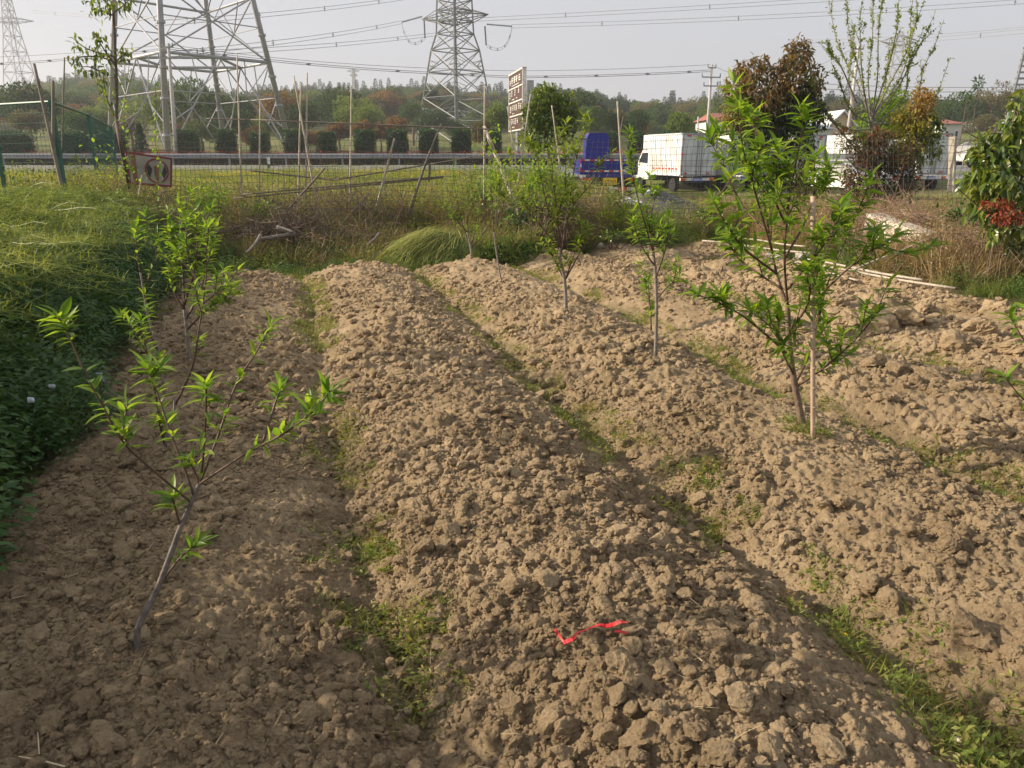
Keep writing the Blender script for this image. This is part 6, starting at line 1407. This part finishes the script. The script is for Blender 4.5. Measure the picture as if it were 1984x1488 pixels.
# H, I behind
bH = PG(914, 503); sapling('peach_sapling', 'small far sapling with a forked stem in front of the cut rape heap', bH, [([(914,503),(912,480),(905,450)], 1),([(912,480),(895,430),(882,370),(878,330)], 0),([(914,470),(925,430),(932,360)], 0),([(905,450),(870,410),(850,390)], 0),([(914,480),(945,440),(960,400)], 0),([(908,460),(905,400),(915,340)], 0)], bH.y, .08, per_m=80, twigs=3, trunk=(.02, .014), r0=.009, tipn=6)
bI = PG(972, 545); sapling('peach_sapling', 'thin nearly bare sapling right of the forked far one', bI, [([(972,545),(962,490),(957,450)], 1),([(957,450),(953,400),(950,350)], 0),([(960,480),(975,440),(990,420)], 0)], bI.y, .06, per_m=20, twigs=1, trunk=(.011, .008), r0=.006, tipn=5)
bJ = PG(1230, 470); sapling('peach_sapling', 'small leafy sapling in the grass below the gravel pile', bJ, [([(1235,500),(1232,460),(1225,430)], 1),([(1225,430),(1222,370),(1220,310)], 0),([(1228,440),(1250,400),(1262,370)], 0),([(1226,430),(1200,400),(1185,375)], 0)], bJ.y, .08, per_m=40, twigs=2, trunk=(.014, .010), r0=.008, tipn=7)
# right edge branches of a sapling standing outside the frame
bG = Vector((2.62, 3.35, 0)); bG.z = SG(bG.x, bG.y)
sapling('peach_sapling', 'sapling beyond the right edge with leafy branch tips reaching into view', bG, [([(2090,960),(2080,880),(2060,800)], 1),([(2060,800),(2010,770),(1985,775),(1945,728)], 0),([(2060,800),(2030,720),(1985,660),(1955,612)], 0),([(2070,780),(2040,690),(2020,640),(1990,600)], 0)], 3.4, .085, per_m=30, twigs=0, trunk=(.02, .014), r0=.008, tipn=8, start=.5, dy=.04)
# low bushes at the far side
for i, (px, py, Y, rx, rz, n_, lab) in enumerate([(410,395,13.2,45,50,700,'loose bright green bush right of the red bordered board'),(330,440,12.3,40,22,300,'low leafy bush at the far end of the left bank'),(1368,414,14.0,36,16,300,'low yellow green bush below the gravel pile'),(1460,410,14.2,50,26,420,'dull green bush behind the big sapling crown'),(1860,420,11.4,50,34,420,'dark green bush left of the right edge camphor'),(1810,500,10.2,46,30,260,'light leafy weed bush above the lying bamboo'),(230,400,13.0,40,30,400,'dark leafy bush at the foot of the slim tree'),(1010,420,13.2,50,40,500,'dense green bush around the leaning dead trunk'),(930,380,14.6,40,30,420,'fine leaved bush left of the leaning dead trunk'),(1045,345,12.6,52,60,900,'dense light bush rising behind the many-branched sapling'),(1092,372,12.8,30,44,420,'leafy bush between the many-branched sapling and the blue truck'),(960,350,13.6,30,44,420,'light leafy growth around the leaning dead trunk'),(1190,456,13,50,9,160,'low green weeds behind the pale stone'),(500,410,13.4,40,26,300,'green bush left of the thick pale branch in the brush pile'),(600,478,12.9,60,14,420,'low green weeds in front of the left brush pile'),(720,485,12.8,50,14,420,'low green weeds in front of the middle brush pile')]):
    c = P(px, py, Y); b = Vector((c.x, c.y, G(c.x, c.y))); dk = i in (4, 6, 7, 14)
    t = thing('bush', lab, 'bush', b, 'bushes at the field edges'); V, F, rv = cloud(c.x, c.y, c.z, rx*Y/1500, .4, rz*Y/1500, n_, .07, rs_, LF, shell=.2); f = place('foliage', V, F, M_DARKG if dk else (M_PEACH if i in (0, 5, 9, 10, 11) else M_CAM), t, attrs={'rnd': rv}); f['kind'] = 'stuff'
    mb = MB()
    for k in range(9): e = c+Vector(rs_.normal(0, .4, 3))*Vector((rx*Y/1500, .3, rz*Y/1500)).length*.8; e.z = max(e.z, b.z+.1); mb.tube([b+Vector((rs_.normal(0, .06), 0, 0)), lerp(b, e, .5)+Vector((0, 0, .05)), e], [.009, .006, .003], 4, False)
    mb.build('stems', M_TWIG, t)
# ================================================================ haze
hm = bpy.data.materials.new('haze'); hm.use_nodes = True; hn = hm.node_tree; hn.nodes.clear(); ho = hn.nodes.new('ShaderNodeOutputMaterial'); pv = hn.nodes.new('ShaderNodeVolumePrincipled')
pv.inputs['Density'].default_value = .0007; pv.inputs['Color'].default_value = (.9, .92, .96, 1); pv.inputs['Anisotropy'].default_value = .3; hn.links.new(pv.outputs[0], ho.inputs['Volume'])
zmin = -3.0; mb = MB(); mb.box((0, 0, (zmin+72)/2), (5600, 5600, 72-zmin)); hz_ = mb.build('haze', hm, None, origin=(0, 0, 0)); hz_['kind'] = 'stuff'
